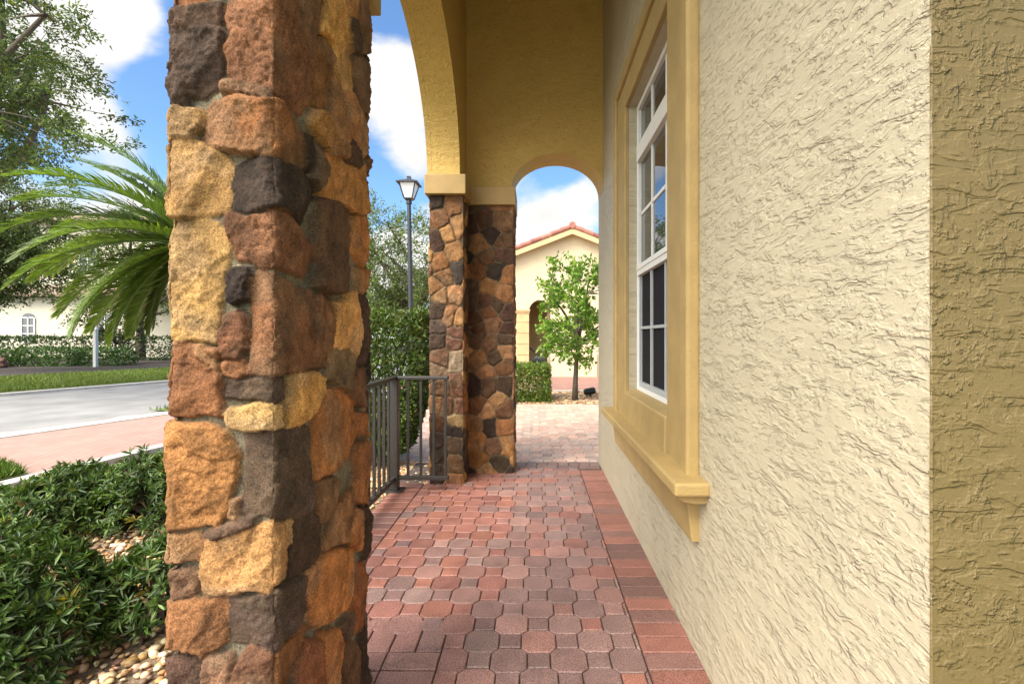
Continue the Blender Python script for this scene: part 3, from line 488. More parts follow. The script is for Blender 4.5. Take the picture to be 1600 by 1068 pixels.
# ------------------------------------------------------------------ paving cells
def clip_poly(p, axis, val, keep_less):
    o = []
    for i in range(len(p)):
        a, b = p[i], p[(i + 1) % len(p)]; ia = (a[axis] <= val) == keep_less or a[axis] == val; ib = (b[axis] <= val) == keep_less or b[axis] == val
        if ia: o.append(a)
        if ia != ib:
            t = (val - a[axis]) / (b[axis] - a[axis]); o.append(tuple(a[k] + t * (b[k] - a[k]) for k in (0, 1)))
    return o
class Pave:
    def __init__(s, z, seed): s.mb = MB(); s.z = z; s.r = random.Random(seed)
    def cell(s, p, col, gap=.0022, ch=.0035, dz=0):
        if len(p) < 3: return
        p = [q for i, q in enumerate(p) if math.hypot(q[0] - p[i - 1][0], q[1] - p[i - 1][1]) > .004]
        if len(p) < 3: return
        a = sum(p[i][0] * p[(i + 1) % len(p)][1] - p[(i + 1) % len(p)][0] * p[i][1] for i in range(len(p))) / 2; sg = 1 if a > 0 else -1; a = abs(a)
        if a < 3e-4: return
        cx = sum(q[0] for q in p) / len(p); cy = sum(q[1] for q in p) / len(p); n = len(p); v = []
        tx, ty = s.r.gauss(0, .006), s.r.gauss(0, .006); lift = s.r.uniform(-.0012, .0012) + dz
        for inset, z in ((gap, -.02), (gap, -.0035), (gap + ch, 0)):
            for i in range(n):
                q, pq, nq = p[i], p[i - 1], p[(i + 1) % n]
                e1 = (q[0] - pq[0], q[1] - pq[1]); e2 = (nq[0] - q[0], nq[1] - q[1]); l1 = math.hypot(*e1) or 1; l2 = math.hypot(*e2) or 1
                n1 = (-e1[1] / l1 * sg, e1[0] / l1 * sg); n2 = (-e2[1] / l2 * sg, e2[0] / l2 * sg); dd = max(.35, 1 + n1[0] * n2[0] + n1[1] * n2[1])
                x, y = q[0] + (n1[0] + n2[0]) / dd * inset, q[1] + (n1[1] + n2[1]) / dd * inset
                v.append((x, y, s.z + z + (lift + (x - cx) * tx + (y - cy) * ty if z > -.01 else 0)))
        f = [(i, (i + 1) % n, n + (i + 1) % n, n + i) for i in range(n)] + [(n + i, n + (i + 1) % n, 2 * n + (i + 1) % n, 2 * n + i) for i in range(n)] + [tuple(range(2 * n, 3 * n))]
        s.mb.col = tuple(col); s.mb.add(v, f)
    def field(s, x0, x1, y0, y1, colour, ox=0, oy=0, a=.0715, b=.045, skip=None):
        g = a + b
        for i in range(int((x0 - ox) / g) - 1, int((x1 - ox) / g) + 2):
            for j in range(int((y0 - oy) / g) - 1, int((y1 - oy) / g) + 2):
                cx, cy = ox + i * g, oy + j * g
                p = [(a, -b), (a, b), (b, a), (-b, a), (-a, b), (-a, -b), (-b, -a), (b, -a)] if (i + j) % 2 == 0 else [(b, -b), (b, b), (-b, b), (-b, -b)]
                p = [(cx + q[0], cy + q[1]) for q in p]
                for ax, v_, l in ((0, x1, True), (0, x0, False), (1, y1, True), (1, y0, False)):
                    if p: p = clip_poly(p, ax, v_, l)
                if skip and p:
                    p = skip(p)
                if p: s.cell(p, colour(cx, cy, s.r))
    def rect(s, x0, x1, y0, y1, col): s.cell([(x0, y0), (x1, y0), (x1, y1), (x0, y1)], col)
PAV = [lin(c) for c in ((150, 106, 99), (142, 98, 92), (134, 102, 98), (156, 114, 107), (128, 96, 92), (150, 101, 92))]
RED = [lin(c) for c in ((152, 92, 80), (158, 94, 76), (144, 86, 76))]; GREY = [lin(c) for c in ((126, 98, 95), (134, 108, 104), (118, 92, 90))]
MIX = np.mean(PAV + RED + GREY, 0)
PAV, RED, GREY = [[tuple(1.26 * (.6 * np.array(c) + .4 * MIX) * (.88, 1.0, .96)) for c in q] for q in (PAV, RED, GREY)]
def porch_col(x, y, r):
    p = r.random(); k = r.uniform(.82, 1.15)
    red = max(0, min(1, (-x - .05) * 1.2 + (y - 2.2) * .28))
    c = RED[r.randrange(3)] if p < .12 + .6 * red else (GREY[r.randrange(3)] if p > (.62 if x > -.1 else .85) else PAV[r.randrange(6)])
    return tuple(v * k for v in c)
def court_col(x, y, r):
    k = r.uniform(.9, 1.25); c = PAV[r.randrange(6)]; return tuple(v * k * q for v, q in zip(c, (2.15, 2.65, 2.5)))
def soldier_col(r):
    p = r.random(); k = r.uniform(.85, 1.15); c = lin((146, 98, 85)) if p < .55 else (lin((128, 94, 86)) if p < .85 else lin((156, 106, 91))); return tuple(v * k for v in c)

# ------------------------------------------------------------------ foliage
def leaves(P, A, L, W, col, rs, fold=.12, droop=.1, mid=.45, up=None):
    """one folded leaf per point: base P, axis A, length L, width W"""
    n = len(P); A = A / np.linalg.norm(A, axis=1)[:, None]
    ref = rs.normal(0, 1, (n, 3)) if up is None else up + rs.normal(0, .35, (n, 3))
    S = np.cross(A, ref); S /= np.linalg.norm(S, axis=1)[:, None] + 1e-9; Nn = np.cross(S, A); Lc = np.reshape(L, (-1, 1)); Wc = np.reshape(W, (-1, 1))
    m_ = P + A * Lc * mid; v = np.stack([P, m_ + S * Wc / 2 + Nn * Lc * fold, P + A * Lc - Nn * Lc * droop, m_ - S * Wc / 2 + Nn * Lc * fold], 1).reshape(-1, 3)
    b = np.arange(n)[:, None] * 4; f = np.concatenate([b + [0, 1, 2], b + [0, 2, 3]])
    return v, f, np.repeat(col, 4, 0)
def leaf_cols(n, cols, rs, var=.3):
    c = np.array(cols)[rs.randint(len(cols), size=n)]; return c * rs.uniform(1 - var, 1 + var, (n, 1)) * rs.uniform(.9, 1.1, (n, 3))
def unit(v): return v / (np.linalg.norm(v, axis=-1, keepdims=True) + 1e-9)
def bezier(a, b, c, n): return [a * (1 - t) ** 2 + b * 2 * t * (1 - t) + c * t * t for t in np.linspace(0, 1, n)]
def tree(name, label, cat, base, fork_h, crowns, n_spray, per, leaf, cols, seed, trunk_r=.12, spray_len=.5, droop=.3, lean=(0, 0), group=None, limbs=9, bark='bark', openness=.35, spread=.06, dens=1.0):
    """crowns: [(centre, radii)]; sprays of leaves on twigs through the crown, limbs from the fork"""
    rs = np.random.RandomState(seed); t = thing(name, label, cat, base, group); B = np.array(base, float)
    fork = B + [lean[0], lean[1], fork_h]; mb = MB()
    k = rs.uniform(-.05, .05, (4, 3)) * fork_h * .25
    pts = [B + [0, 0, -.05], B + (fork - B) * .35 + k[0] * [1, 1, 0], B + (fork - B) * .7 + k[1] * [1, 1, 0], fork]
    mb.tube(pts, [trunk_r * 1.35, trunk_r, trunk_r * .85, trunk_r * .7], 10)
    vols = np.array([np.prod(r) for _, r in crowns]); vols = vols / vols.sum()
    ctr = []; cc = []
    while len(ctr) < n_spray:
        i = rs.choice(len(crowns), p=vols); c, r = np.array(crowns[i][0], float), np.array(crowns[i][1], float)
        d = unit(rs.normal(0, 1, 3)) * rs.uniform(.35, 1) ** .5; p = c + d * r
        if fbm(p[None] * (1.6 / np.mean(r)) + seed, 3, seed)[0] < openness and rs.rand() < .85: continue
        ctr.append(p); cc.append(c)
    ctr = np.array(ctr); cc = np.array(cc)
    ends = []
    for i in rs.choice(n_spray, min(limbs, n_spray), replace=False):
        m_ = (fork + ctr[i]) / 2 + rs.normal(0, .15, 3) * np.linalg.norm(ctr[i] - fork); pb = bezier(fork, m_, ctr[i], 7)
        mb.tube(pb, [trunk_r * .55 * (1 - j / 7.5) + .008 for j in range(7)], 6); ends += pb[2:]
    ends = np.array(ends); V, F, K = [], [], []
    outd = unit(ctr - cc); ax = unit(outd + rs.normal(0, .55, ctr.shape) - [0, 0, droop])
    Ls = spray_len * rs.uniform(.6, 1.3, n_spray)
    for i in range(n_spray):
        j = np.argmin(((ends - ctr[i]) ** 2).sum(1)); q = ends[j]
        if i % 2 == 0: mb.tube(bezier(q, (q + ctr[i]) / 2 + rs.normal(0, .06, 3), ctr[i] + ax[i] * Ls[i] * .8, 5), [.018 * trunk_r / .12, .012 * trunk_r / .12, .008, .006, .003], 3, False)
    per = int(per * dens); tt = rs.uniform(0, 1, (n_spray, per)); p = ctr[:, None] + ax[:, None] * (tt * Ls[:, None])[..., None] + rs.normal(0, spread, (n_spray, per, 3)); p[..., 2] -= droop * .25 * (tt * Ls[:, None]) ** 2
    a = unit(ax[:, None] * .8 + rs.normal(0, .75, (n_spray, per, 3))); n = n_spray * per
    v, f, c = leaves(p.reshape(-1, 3), a.reshape(-1, 3), leaf[0] * rs.uniform(.7, 1.3, n), leaf[1] * rs.uniform(.7, 1.3, n), np.repeat(rs.uniform(.7, 1.3, (n_spray, 1)), per, 0) * leaf_cols(n, cols, rs), rs)
    mb.build('trunk', M[bark], t, smooth=True)
    link('crown', arr_mesh('crown', v, f, c), M['tree_leaf'], t)
    return t
def shrub_rosettes(name, label, loc, rad, h, n, seed, cols, leaf=(.052, .0128), per=13, group=None, bare=0.):
    """low shrub: stems from the base, each tip a rosette of narrow leaves"""
    rs = np.random.RandomState(seed); t = thing(name, label, 'shrub', loc, group); B = np.array(loc, float); mb = MB()
    th = rs.uniform(0, 2 * np.pi, n); rr = np.sqrt(rs.uniform(0, 1, n)); lump = .82 + .3 * fbm(np.stack([np.cos(th) * 1.4 + seed, np.sin(th) * 1.4], 1), 2, seed)
    z = h * (np.sqrt(np.clip(1 - rr ** 2.6, 0, 1)) * rs.uniform(.80, 1.05, n)) * lump; z = np.where(rs.rand(n) < .42, z * rs.uniform(.3, 1, n), z) + .04
    tip = B + np.stack([np.cos(th) * rr * rad[0] * lump, np.sin(th) * rr * rad[1] * lump, z], 1)
    for i in range(0, n, 5):
        b0 = B + np.array([rs.normal(0, .05), rs.normal(0, .05), -.02]); mb.tube(bezier(b0, (b0 * .35 + tip[i] * .65) - [0, 0, .06], tip[i], 5), [.010, .008, .006, .004, .003], 4, False)
    d = unit(np.stack([np.cos(th) * rr, np.sin(th) * rr, np.full(n, .9)], 1) + rs.normal(0, .3, (n, 3)))
    a = rs.normal(0, 1, (n, per, 3)); a -= (a * d[:, None]).sum(2, keepdims=True) * d[:, None]; a = unit(a) + d[:, None] * rs.uniform(-.1, 1.3, (n, per, 1)); a = unit(a)
    p = tip[:, None] - d[:, None] * rs.uniform(0, .045, (n, per, 1)); m_ = n * per
    inner = np.clip(1.25 * (z / h), .5, 1.15)
    new = np.where(rs.rand(n) < .16, 1.7, 1.0)[:, None] * np.ones((1, per))
    c = leaf_cols(m_, cols, rs, .25) * new.reshape(-1, 1)
    old = rs.rand(n, 1).repeat(per, 1).ravel(); c = np.where((old < .025)[:, None], np.array([.42, .36, .05]) * rs.uniform(.6, 1.1, (m_, 1)), c); c = np.where((rs.rand(m_) < .012)[:, None], np.array([.20, .11, .05]), c)
    v, f, k = leaves(p.reshape(-1, 3), a.reshape(-1, 3), leaf[0] * rs.uniform(.75, 1.25, m_), leaf[1] * rs.uniform(.8, 1.25, m_), c, rs, .06, .12, .5, up=np.repeat(d, per, 0))
    mb.build('stem', M['bark'], t, smooth=True); link('foliage', arr_mesh('foliage', v, f, k), M['leaf'], t); return t
def hedge(name, label, x0, x1, y0, y1, z0, z1, n, seed, cols, leaf=(.045, .02), group=None, taper=0, round_=.06, cat='hedge', stems=6):
    rs = np.random.RandomState(seed); cx, cy = (x0 + x1) / 2, (y0 + y1) / 2; t = thing(name, label, cat, (cx, cy, 0), group)
    q = rs.uniform(-1, 1, (n, 3)); face = rs.randint(0, 3, n); sgn = np.where(rs.rand(n) < .5, -1., 1.); deep = 1 - np.abs(rs.normal(0, .13, n)); shell = rs.rand(n) < .8
    for k in range(3): q[:, k] = np.where(shell & (face == k), sgn * deep, q[:, k])
    nrm = np.zeros((n, 3)); nrm[np.arange(n), face] = sgn; nrm = np.where(shell[:, None], nrm, unit(rs.normal(0, 1, (n, 3))))
    hx, hy, hz = (x1 - x0) / 2, (y1 - y0) / 2, (z1 - z0) / 2
    p = np.stack([cx + q[:, 0] * hx, cy + q[:, 1] * hy, (z0 + z1) / 2 + q[:, 2] * hz], 1)
    bump = (fbm(p * 4.5, 3, seed) - .5)[:, None] * round_ * 2.2; p = p + nrm * bump + rs.normal(0, .018, (n, 3))
    if taper: s = 1 - taper * (1 - (p[:, 2] - z0) / (z1 - z0)) ** 1.5; p[:, 0] = cx + (p[:, 0] - cx) * s; p[:, 1] = cy + (p[:, 1] - cy) * s
    hole = fbm(p * 7 + 5, 3, seed + 3) > .36; p = p[hole]; nrm = nrm[hole]; n = len(p)
    a = unit(nrm * .7 + rs.normal(0, .7, (n, 3)) + [0, 0, .25])
    v, f, c = leaves(p, a, leaf[0] * rs.uniform(.7, 1.3, n), leaf[1] * rs.uniform(.7, 1.3, n), leaf_cols(n, cols, rs, .35) * (.75 + .6 * fbm(p * 6, 2, seed + 8))[:, None], rs)
    mb = MB()
    for i in range(stems):
        b0 = np.array([cx + rs.uniform(-.6, .6) * hx * (1 - taper), cy + rs.uniform(-.6, .6) * hy, -.05]); e = np.array([cx + rs.uniform(-.8, .8) * hx, cy + rs.uniform(-.8, .8) * hy, z0 + (z1 - z0) * rs.uniform(.6, .95)])
        mb.tube(bezier(b0, (b0 + e) / 2 + rs.normal(0, .05, 3), e, 6), [.022, .019, .016, .012, .008, .005], 5, False)
    mb.build('stem', M['bark'], t, smooth=True); link('foliage', arr_mesh('foliage', v, f, c), M['leaf'], t); return t
# ------------------------------------------------------------------ ground
def sheet(name, pts, z, m, kind='structure'):
    b = MB(); n = len(pts); b.add([(x, y, z) for x, y in pts], [tuple(range(n))]); return struct(b.build(name, m), kind)
sheet('ground', [(-400, -60), (400, -60), (400, 600), (-400, 600)], -.10, M['ground'])
# the street runs past on the left, bearing away from the house
rn = [(-10.2, -5.5), (-6.65, 5.96), (-5.93, 7.86), (-4.2, 12.6), (.5, 25.4), (12, 58)]          # near kerb of the street
rf = [(-16.4, -3), (-11.5, 10.3), (-10.2, 13.55), (-7.2, 20.5), (-3.2, 31), (7, 60)]        # far kerb
def strip(name, A, B, z, m, kind='structure', thick=0):
    b = MB(); v = [(x, y, z) for x, y in A] + [(x, y, z) for x, y in B]; n = len(A); f = [(i, i + 1, n + i + 1, n + i) for i in range(n - 1)]
    if thick:
        v += [(x, y, z - thick) for x, y in A] + [(x, y, z - thick) for x, y in B]
        f += [(i, i + 1, 2 * n + i + 1, 2 * n + i) for i in range(n - 1)] + [(n + i, n + i + 1, 3 * n + i + 1, 3 * n + i) for i in range(n - 1)]
    return struct(b.add(v, f).build(name, m), kind)
def shift(A, d):
    o = []
    for i, (x, y) in enumerate(A):
        a, b = A[max(i - 1, 0)], A[min(i + 1, len(A) - 1)]; dx, dy = b[0] - a[0], b[1] - a[1]; l = math.hypot(dx, dy); o.append((x - dy / l * d, y + dx / l * d))
    return o
strip('road', rn, rf, -.02, M['road'])
strip('kerb', shift(rn, -.02), shift(rn, .32), .0, M['concrete'], thick=.05)
strip('gutter', shift(rn, .32), shift(rn, .55), -.014, mat('stained gutter concrete', (.30, .28, .25), rough=.9, var=.35, scale=2.2))
strip('kerb', shift(rf, -.1), shift(rf, .18), .03, M['concrete'], thick=.08)
lawn_far = shift(rf, 5.4)
strip('lawn', shift(rf, .18), lawn_far, .035, M['lawn'])
strip('lawn_edging', lawn_far, shift(rf, 5.58), .055, M['concrete'], thick=.08)
strip('mulch_bed', shift(rf, 5.58), shift(rf, 26), .045, M['soil'])
# pink paved sidewalk with its pale concrete ribbon, between the street and the planting bed
sn = [(-5.6, -1.7), (-4.62, 4.14), (-4.37, 5.63), (-3.7, 8.4), (-2.2, 13.2), (1, 22)]
strip('sidewalk', shift(rn, -.02), sn, -.012, M['sidewalk'])
strip('sidewalk_edging', sn, shift(sn, -.17), .004, M['concrete'], thick=.06)
sheet('planting_bed', [(-4.6, 1.2), (-.6, -3), (-.6, 8.95), (-.85, 8.95), (-4.25, 5.6), (-4.5, 4.1)], -.045, M['bed'])
sheet('lawn', [(-5.42, -1), (-4.80, 3.1), (-4.60, 4.36), (-5.25, 4.70), (-6.7, 4.75), (-8.6, -1)], .01, M['lawn'])
sheet('lawn', [(-6.55, 8.1), (-5.9, 8.0), (-4.4, 12), (-3.2, 15.2), (-3.6, 15)], .012, M['lawn'])
# paved forecourt beyond the porch and the path in front of the neighbour
pv = Pave(-.004, 5)
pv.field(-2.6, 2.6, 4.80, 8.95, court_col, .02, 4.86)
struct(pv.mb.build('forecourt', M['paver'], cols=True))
sheet('forecourt_bed', [(-2.7, 4.79), (2.7, 4.79), (2.7, 9.0), (-2.7, 9.0)], -.016, M['bed'])
sheet('gravel_bed', [(-.8, 8.95), (6, 8.95), (6, 11.0), (-.8, 11.0)], -.02, M['bed'])
sheet('path', [(-4, 11.0), (9, 11.0), (9, 15.2), (-4, 15.2)], .0, M['path'])
b = MB(); b.box(-4, 9, 10.92, 11.0, -.06, .03); struct(b.build('path_edging', M['concrete']))
# porch floor
pf = Pave(0, 11)
def skip(p):
    for ax, v_ in ((0, -.37),):
        if p and max(q[1] for q in p) < 2.12 and min(q[1] for q in p) > 1.60:
            if max(q[0] for q in p) > v_: p = clip_poly(p, 0, v_, False)
            else: return []
    return p
pf.field(-.94, .428, -.6, 4.56, porch_col, .0175, 1.74, skip=skip)
y = -.7
while y < 4.5:
    pf.rect(.43, .645, y, y + .1, soldier_col(pf.r))
    y += .1
for i in range(5):                                        # border on the left, under the railing
    pass
y = 2.12
while y < 4.05:
    pf.rect(-1.17, -.942, y, y + .1, soldier_col(pf.r)); y += .1
for i in range(9):
    pf.rect(-.80 + i * .205, -.60 + i * .205, 4.563, 4.663, tuple(v * .8 for v in GREY[i % 3]) if i > 2 else soldier_col(pf.r))
for i in range(14):
    pf.rect(-.80 + i * .1035, -.70 + i * .1035, 4.666, 4.80, GREY[i % 3])
for i in range(4): pf.rect(-.79 + i * .105, -.687 + i * .105, 1.905, 2.118, pf.r.choice(PAV))
for i in range(2):
    pf.rect(-.79 + i * .21, -.582 + i * .21, 1.80, 1.902, pf.r.choice(PAV)); pf.rect(-.79 + i * .21, -.582 + i * .21, 1.69, 1.797, pf.r.choice(PAV))
struct(pf.mb.build('porch_floor', M['paver'], cols=True))
b = MB(); b.box(-1.18, .66, -.7, 4.80, -.3, -.012); struct(b.build('porch_slab', mat('dark joint sand', (.075, .055, .048), rough=1, var=.3)))

# ------------------------------------------------------------------ the house with its porch
house = thing('house', 'cream and ochre stucco house whose arched porch with stone pillars we stand in', 'house', (2, 2, 0))
X0, Y1, Y2 = .641, .773, 4.785
wy0, wy1, wz0, wz1 = 2.217, 3.239, .887, 2.803          # window opening
ys = [Y1, wy0, wy1, Y2]; zs = [-.1, wz0, wz1, 4.62]
b = MB(); v = [(X0, y, z) for y in ys for z in zs]; I = lambda i, j: i * 4 + j
f = [(I(i, j), I(i + 1, j), I(i + 1, j + 1), I(i, j + 1)) for i in range(3) for j in range(3) if not (i == 1 and j == 1)]
b.add(v, f)
rv = [(y, z) for y, z in ((wy0, wz0), (wy1, wz0), (wy1, wz1), (wy0, wz1))]
b.add([(X0, y, z) for y, z in rv] + [(.80, y, z) for y, z in rv], [(i, (i + 1) % 4, 4 + (i + 1) % 4, 4 + i) for i in range(4)])
b.add([(X0, Y2, -.1), (3.5, Y2, -.1), (3.5, Y2, 4.62), (X0, Y2, 4.62)], [(0, 1, 2, 3)])
b.build('wall', M['wall_cream'], house)
b = MB(); b.add([(X0, Y1, -.1), (2.4, Y1, -.1), (2.4, Y1, 4.62), (X0, Y1, 4.62)], [(0, 1, 2, 3)])
cr = [(X0 + .003 - .003 * math.cos(a), Y1 + .003 - .003 * math.sin(a)) for a in np.linspace(0, math.pi / 2, 7)]
nz_ = 420; zz_ = np.linspace(-.1, 4.62, nz_); wb = (fbm(np.stack([zz_ * 26, zz_ * 0], 1), 4, 5) - .3) * .006
b.add([(x - max(wb[k], 0), y - max(wb[k], 0), zz_[k]) for x, y in cr for k in range(nz_)], [(i * nz_ + k, (i + 1) * nz_ + k, (i + 1) * nz_ + k + 1, i * nz_ + k + 1) for i in range(6) for k in range(nz_ - 1)])
b.build('return_wall', M['wall_end'], house)['label'] = 'tan trowelled stucco face at the near end of the wall'
# far end wall of the porch with its arch
def ell(c, a, z, h, n=40, p=2.0): return [(c - a * math.cos(t), z + h * abs(math.sin(t)) ** (2 / p)) for t in np.linspace(0, math.pi, n)]
ZS = 2.62
b = MB(); cv = [(-.634, ZS)] + ell(.212, .427, ZS, .335) + [(X0 - .001, ZS)]; b.arch('x', cv, 4.62, 4.45, 4.785); b.build('end_wall', M['wall_tan'], house)
# arcade on the street side
b = MB(); cv = [(1.05, ZS)] + ell(2.915, 1.165, ZS, .96) + [(4.785, ZS)]; b.arch('y', cv, 4.62, -.873, -.635); b.build('arcade_wall', M['wall_tan'], house)
ring = ell(2.915, 1.165, ZS, .96); ring2 = ell(2.915, 1.285, ZS, 1.08); b = MB()
for i in range(len(ring) - 1):
    q = [ring[i], ring[i + 1], ring2[i + 1], ring2[i]]
    b.prism(q, 'x', -.915, -.874)
b.build('arch_moulding', M['wall_tan'], house)
b = MB(); b.box(-.873, 2.4, -.6, 4.785, 4.62, 4.70); b.build('porch_ceiling', M['wall_tan'], house)
b = MB(); b.box(-1.0, 9, -.8, 4.9, 4.70, 4.88); b.add([(-1.0, -.8, 4.88), (9, -.8, 4.88), (9, 4.9, 4.88), (-1.0, 4.9, 4.88), (3.4, 2.0, 5.9), (6.5, 2.0, 5.9)], [(0, 1, 5, 4), (1, 2, 5), (2, 3, 4, 5), (3, 0, 4)])
b.build('roof', M['house_tan'], house)
# stone pillars with capitals
def capital(boxes, par):
    b = MB()
    for q in boxes: b.prism(q, 'z', 2.452, 2.618)
    return b.build('capital', M['cap'], par, bevel=.006)
sp = stone_shaft('stone_pillar', M['stone'], house, [(-.845, 1.09), (-.59, 1.09), (-.59, 1.735), (-.845, 1.735)], -.12, 2.46, .004, polys=NEAR_STONES, rnd=4, mtint=.75)
sp['label'] = 'near pillar of large rust and brown field stones'
capital([[(-.885, 1.04), (-.575, 1.04), (-.575, 1.80), (-.885, 1.80)]], sp)
sp = stone_shaft('stone_pillar', M['stone'], house, [(-.90, 4.07), (-.60, 4.07), (-.60, 4.385), (-.185, 4.385), (-.185, 4.785), (-.90, 4.785)], -.12, 2.46, .0075, seeds=FAR_SEEDS, rnd=9, cell=(.14, .13), relief=.017, rough=.8, gap=.0025, mtint=.55, fill=.95, tint=1.0)
sp['label'] = 'far L-shaped corner pillar of smaller field stones'
capital([[(-.925, 4.02), (-.578, 4.02), (-.578, 4.355), (-.172, 4.355), (-.172, 4.82), (-.925, 4.82)]], sp)

# window
wf = MB(); fx0, fx1 = .692, .745; a0, a1, c0, c1 = wy0 + .003, wy1 - .003, wz0 + .003, wz1 - .003; fw = .034
wf.box(fx0, fx1, a0, a0 + fw, c0, c1); wf.box(fx0, fx1, a1 - fw, a1, c0, c1); wf.box(fx0, fx1, a0 + fw, a1 - fw, c0, c0 + .032); wf.box(fx0, fx1, a0 + fw, a1 - fw, c1 - .034, c1)
win = wf.build('window', M['white_vinyl'], house, bevel=.003)
g0, g1 = a0 + fw, a1 - fw; third = (g1 - g0) / 3
def bars(name, m, boxes, bevel=.002):
    b = MB()
    for q in boxes: b.box(*q)
    return b.build(name, m, win, bevel=bevel)
bars('transom_rail', M['white_vinyl'], [(.682, .742, g0, g1, 2.41, 2.515)], .004)
bars('meeting_rail', M['white_vinyl'], [(.686, .735, g0, g1, 1.655, 1.725), (.680, .6855, g0, g1, 1.69, 1.712)], .003)
mw = .011
for k in (1, 2):
    y = g0 + third * k
    bars('muntin', M['white_vinyl'], [(.706, .726, y - mw, y + mw, 2.515, c1 - .034)])
    bars('muntin', M['white_vinyl'], [(.706, .726, y - mw, y + mw, 1.725, 2.41)])
    bars('muntin', M['grey_muntin'], [(.700, .716, y - mw * .8, y + mw * .8, .95, 1.655)])
for k in range(3):
    y = g0 + third * k
    bars('muntin', M['white_vinyl'], [(.708, .724, y + mw + .001, y + third - mw - .001, 2.055, 2.077)])
bars('muntin', M['grey_muntin'], [(.7015, .7145, g0 + .02, g1 - .02, 1.30, 1.318)])
for (z0, z1) in ((2.515, c1 - .034), (1.725, 2.41)): bars('pane', M['glass'], [(.7155, .7195, g0, g1, z0, z1)], 0)
bars('lower_sash', M['grey_muntin'], [(.698, .728, g0, g0 + .022, c0 + .032, 1.655), (.698, .728, g1 - .022, g1, c0 + .032, 1.655), (.698, .728, g0 + .022, g1 - .022, c0 + .032, .955)])
bars('insect_screen', M['screen'], [(.717, .722, g0 + .022, g1 - .022, .955, 1.655)], 0)
# trim round the window
b = MB(); ty0, ty1, tz1 = 1.858, 3.592, 3.05
b.box(.612, X0 + .004, ty0 + .088, wy0 - .002, .70, tz1 - .082); b.box(.612, X0 + .004, wy1 + .002, ty1 - .088, .70, tz1 - .082)
b.box(.6125, X0 + .004, wy0 - .002, wy1 + .002, wz1 + .002, tz1 - .082)
tr = b.build('window_trim', M['trim'], house, bevel=.007, segs=3)
b = MB(); b.box(.590, X0 + .004, ty0, ty0 + .088, .70, tz1); b.box(.590, X0 + .004, ty1 - .088, ty1, .70, tz1); b.box(.590, X0 + .004, ty0 + .088, ty1 - .088, tz1 - .082, tz1)
b.build('outer_moulding', M['trim'], tr, bevel=.013, segs=3)
b = MB(); b.prism([(.60, .70), (X0 + .004, .70), (.694, .898), (.612, .882), (.602, .876)], 'y', wy0 - .002, wy1 + .002); b.build('sub_sill', M['trim'], tr, bevel=.004)
b = MB(); b.box(.513, X0 + .006, 1.747, 3.69, .663, .714); sl = b.build('window_sill', M['trim'], house, bevel=.011, segs=3)
b = MB(); b.prism([(.532, .662), (.536, .648), (.556, .634), (.60, .628), (X0 + .004, .628), (X0 + .004, .662)], 'y', 1.778, 3.66); b.build('sill_moulding', M['trim'], sl, bevel=.004)
b = MB(); y0, y1 = 1.862, 3.63; v = []
for z, x in ((.452, .612), (.628, .592)): v += [(x, y0, z), (X0 + .004, y0, z), (X0 + .004, y1, z), (x, y1, z)]
b.add(v, [(0, 3, 2, 1), (4, 5, 6, 7), (0, 1, 5, 4), (1, 2, 6, 5), (2, 3, 7, 6), (3, 0, 4, 7)]); b.build('apron', M['trim'], sl, bevel=.004)

# ------------------------------------------------------------------ porch railing
ra = thing('railing', 'dark bronze metal railing turning the corner to the far stone pillar', 'railing', (-1.14, 3.9, 0))
rx, ry, rz = -1.14, 3.90, .925
b = MB(); b.box(rx - .028, rx + .028, 1.80, ry + .028, rz - .022, rz + .006); b.box(rx + .028, -.70, ry - .028, ry + .028, rz - .022, rz + .006); b.build('top_rail', M['dark_metal'], ra, bevel=.005)
b = MB(); b.box(rx - .019, rx + .019, 1.80, ry + .019, .088, .120); b.box(rx + .019, -.70, ry - .019, ry + .019, .088, .120); b.build('bottom_rail', M['dark_metal'], ra, bevel=.003)
for (px_, py_) in ((rx, ry), (rx, 1.82)):
    b = MB(); b.box(px_ - .035, px_ + .035, py_ - .035, py_ + .035, .012, rz - .022); p_ = b.build('post', M['dark_metal'], ra, bevel=.004)
    b = MB(); b.box(px_ - .075, px_ + .075, py_ - .065, py_ + .065, -.002, .012); b.build('base_plate', M['dark_metal'], p_, bevel=.002)
bal = MB().box(-.0095, .0095, -.0095, .0095, .120, rz - .022).build('baluster', M['dark_metal'], None); bal.parent = ra
spots = [(rx, y) for y in np.arange(1.95, 3.84, .112)] + [(x, ry) for x in (-1.03, -.925, -.82, -.725)]
for i, (x, y) in enumerate(spots):
    o = bal if i == 0 else bal.copy()
    if i: C.objects.link(o); o.parent = ra
    o.location = (x - rx, y - ry, 0)

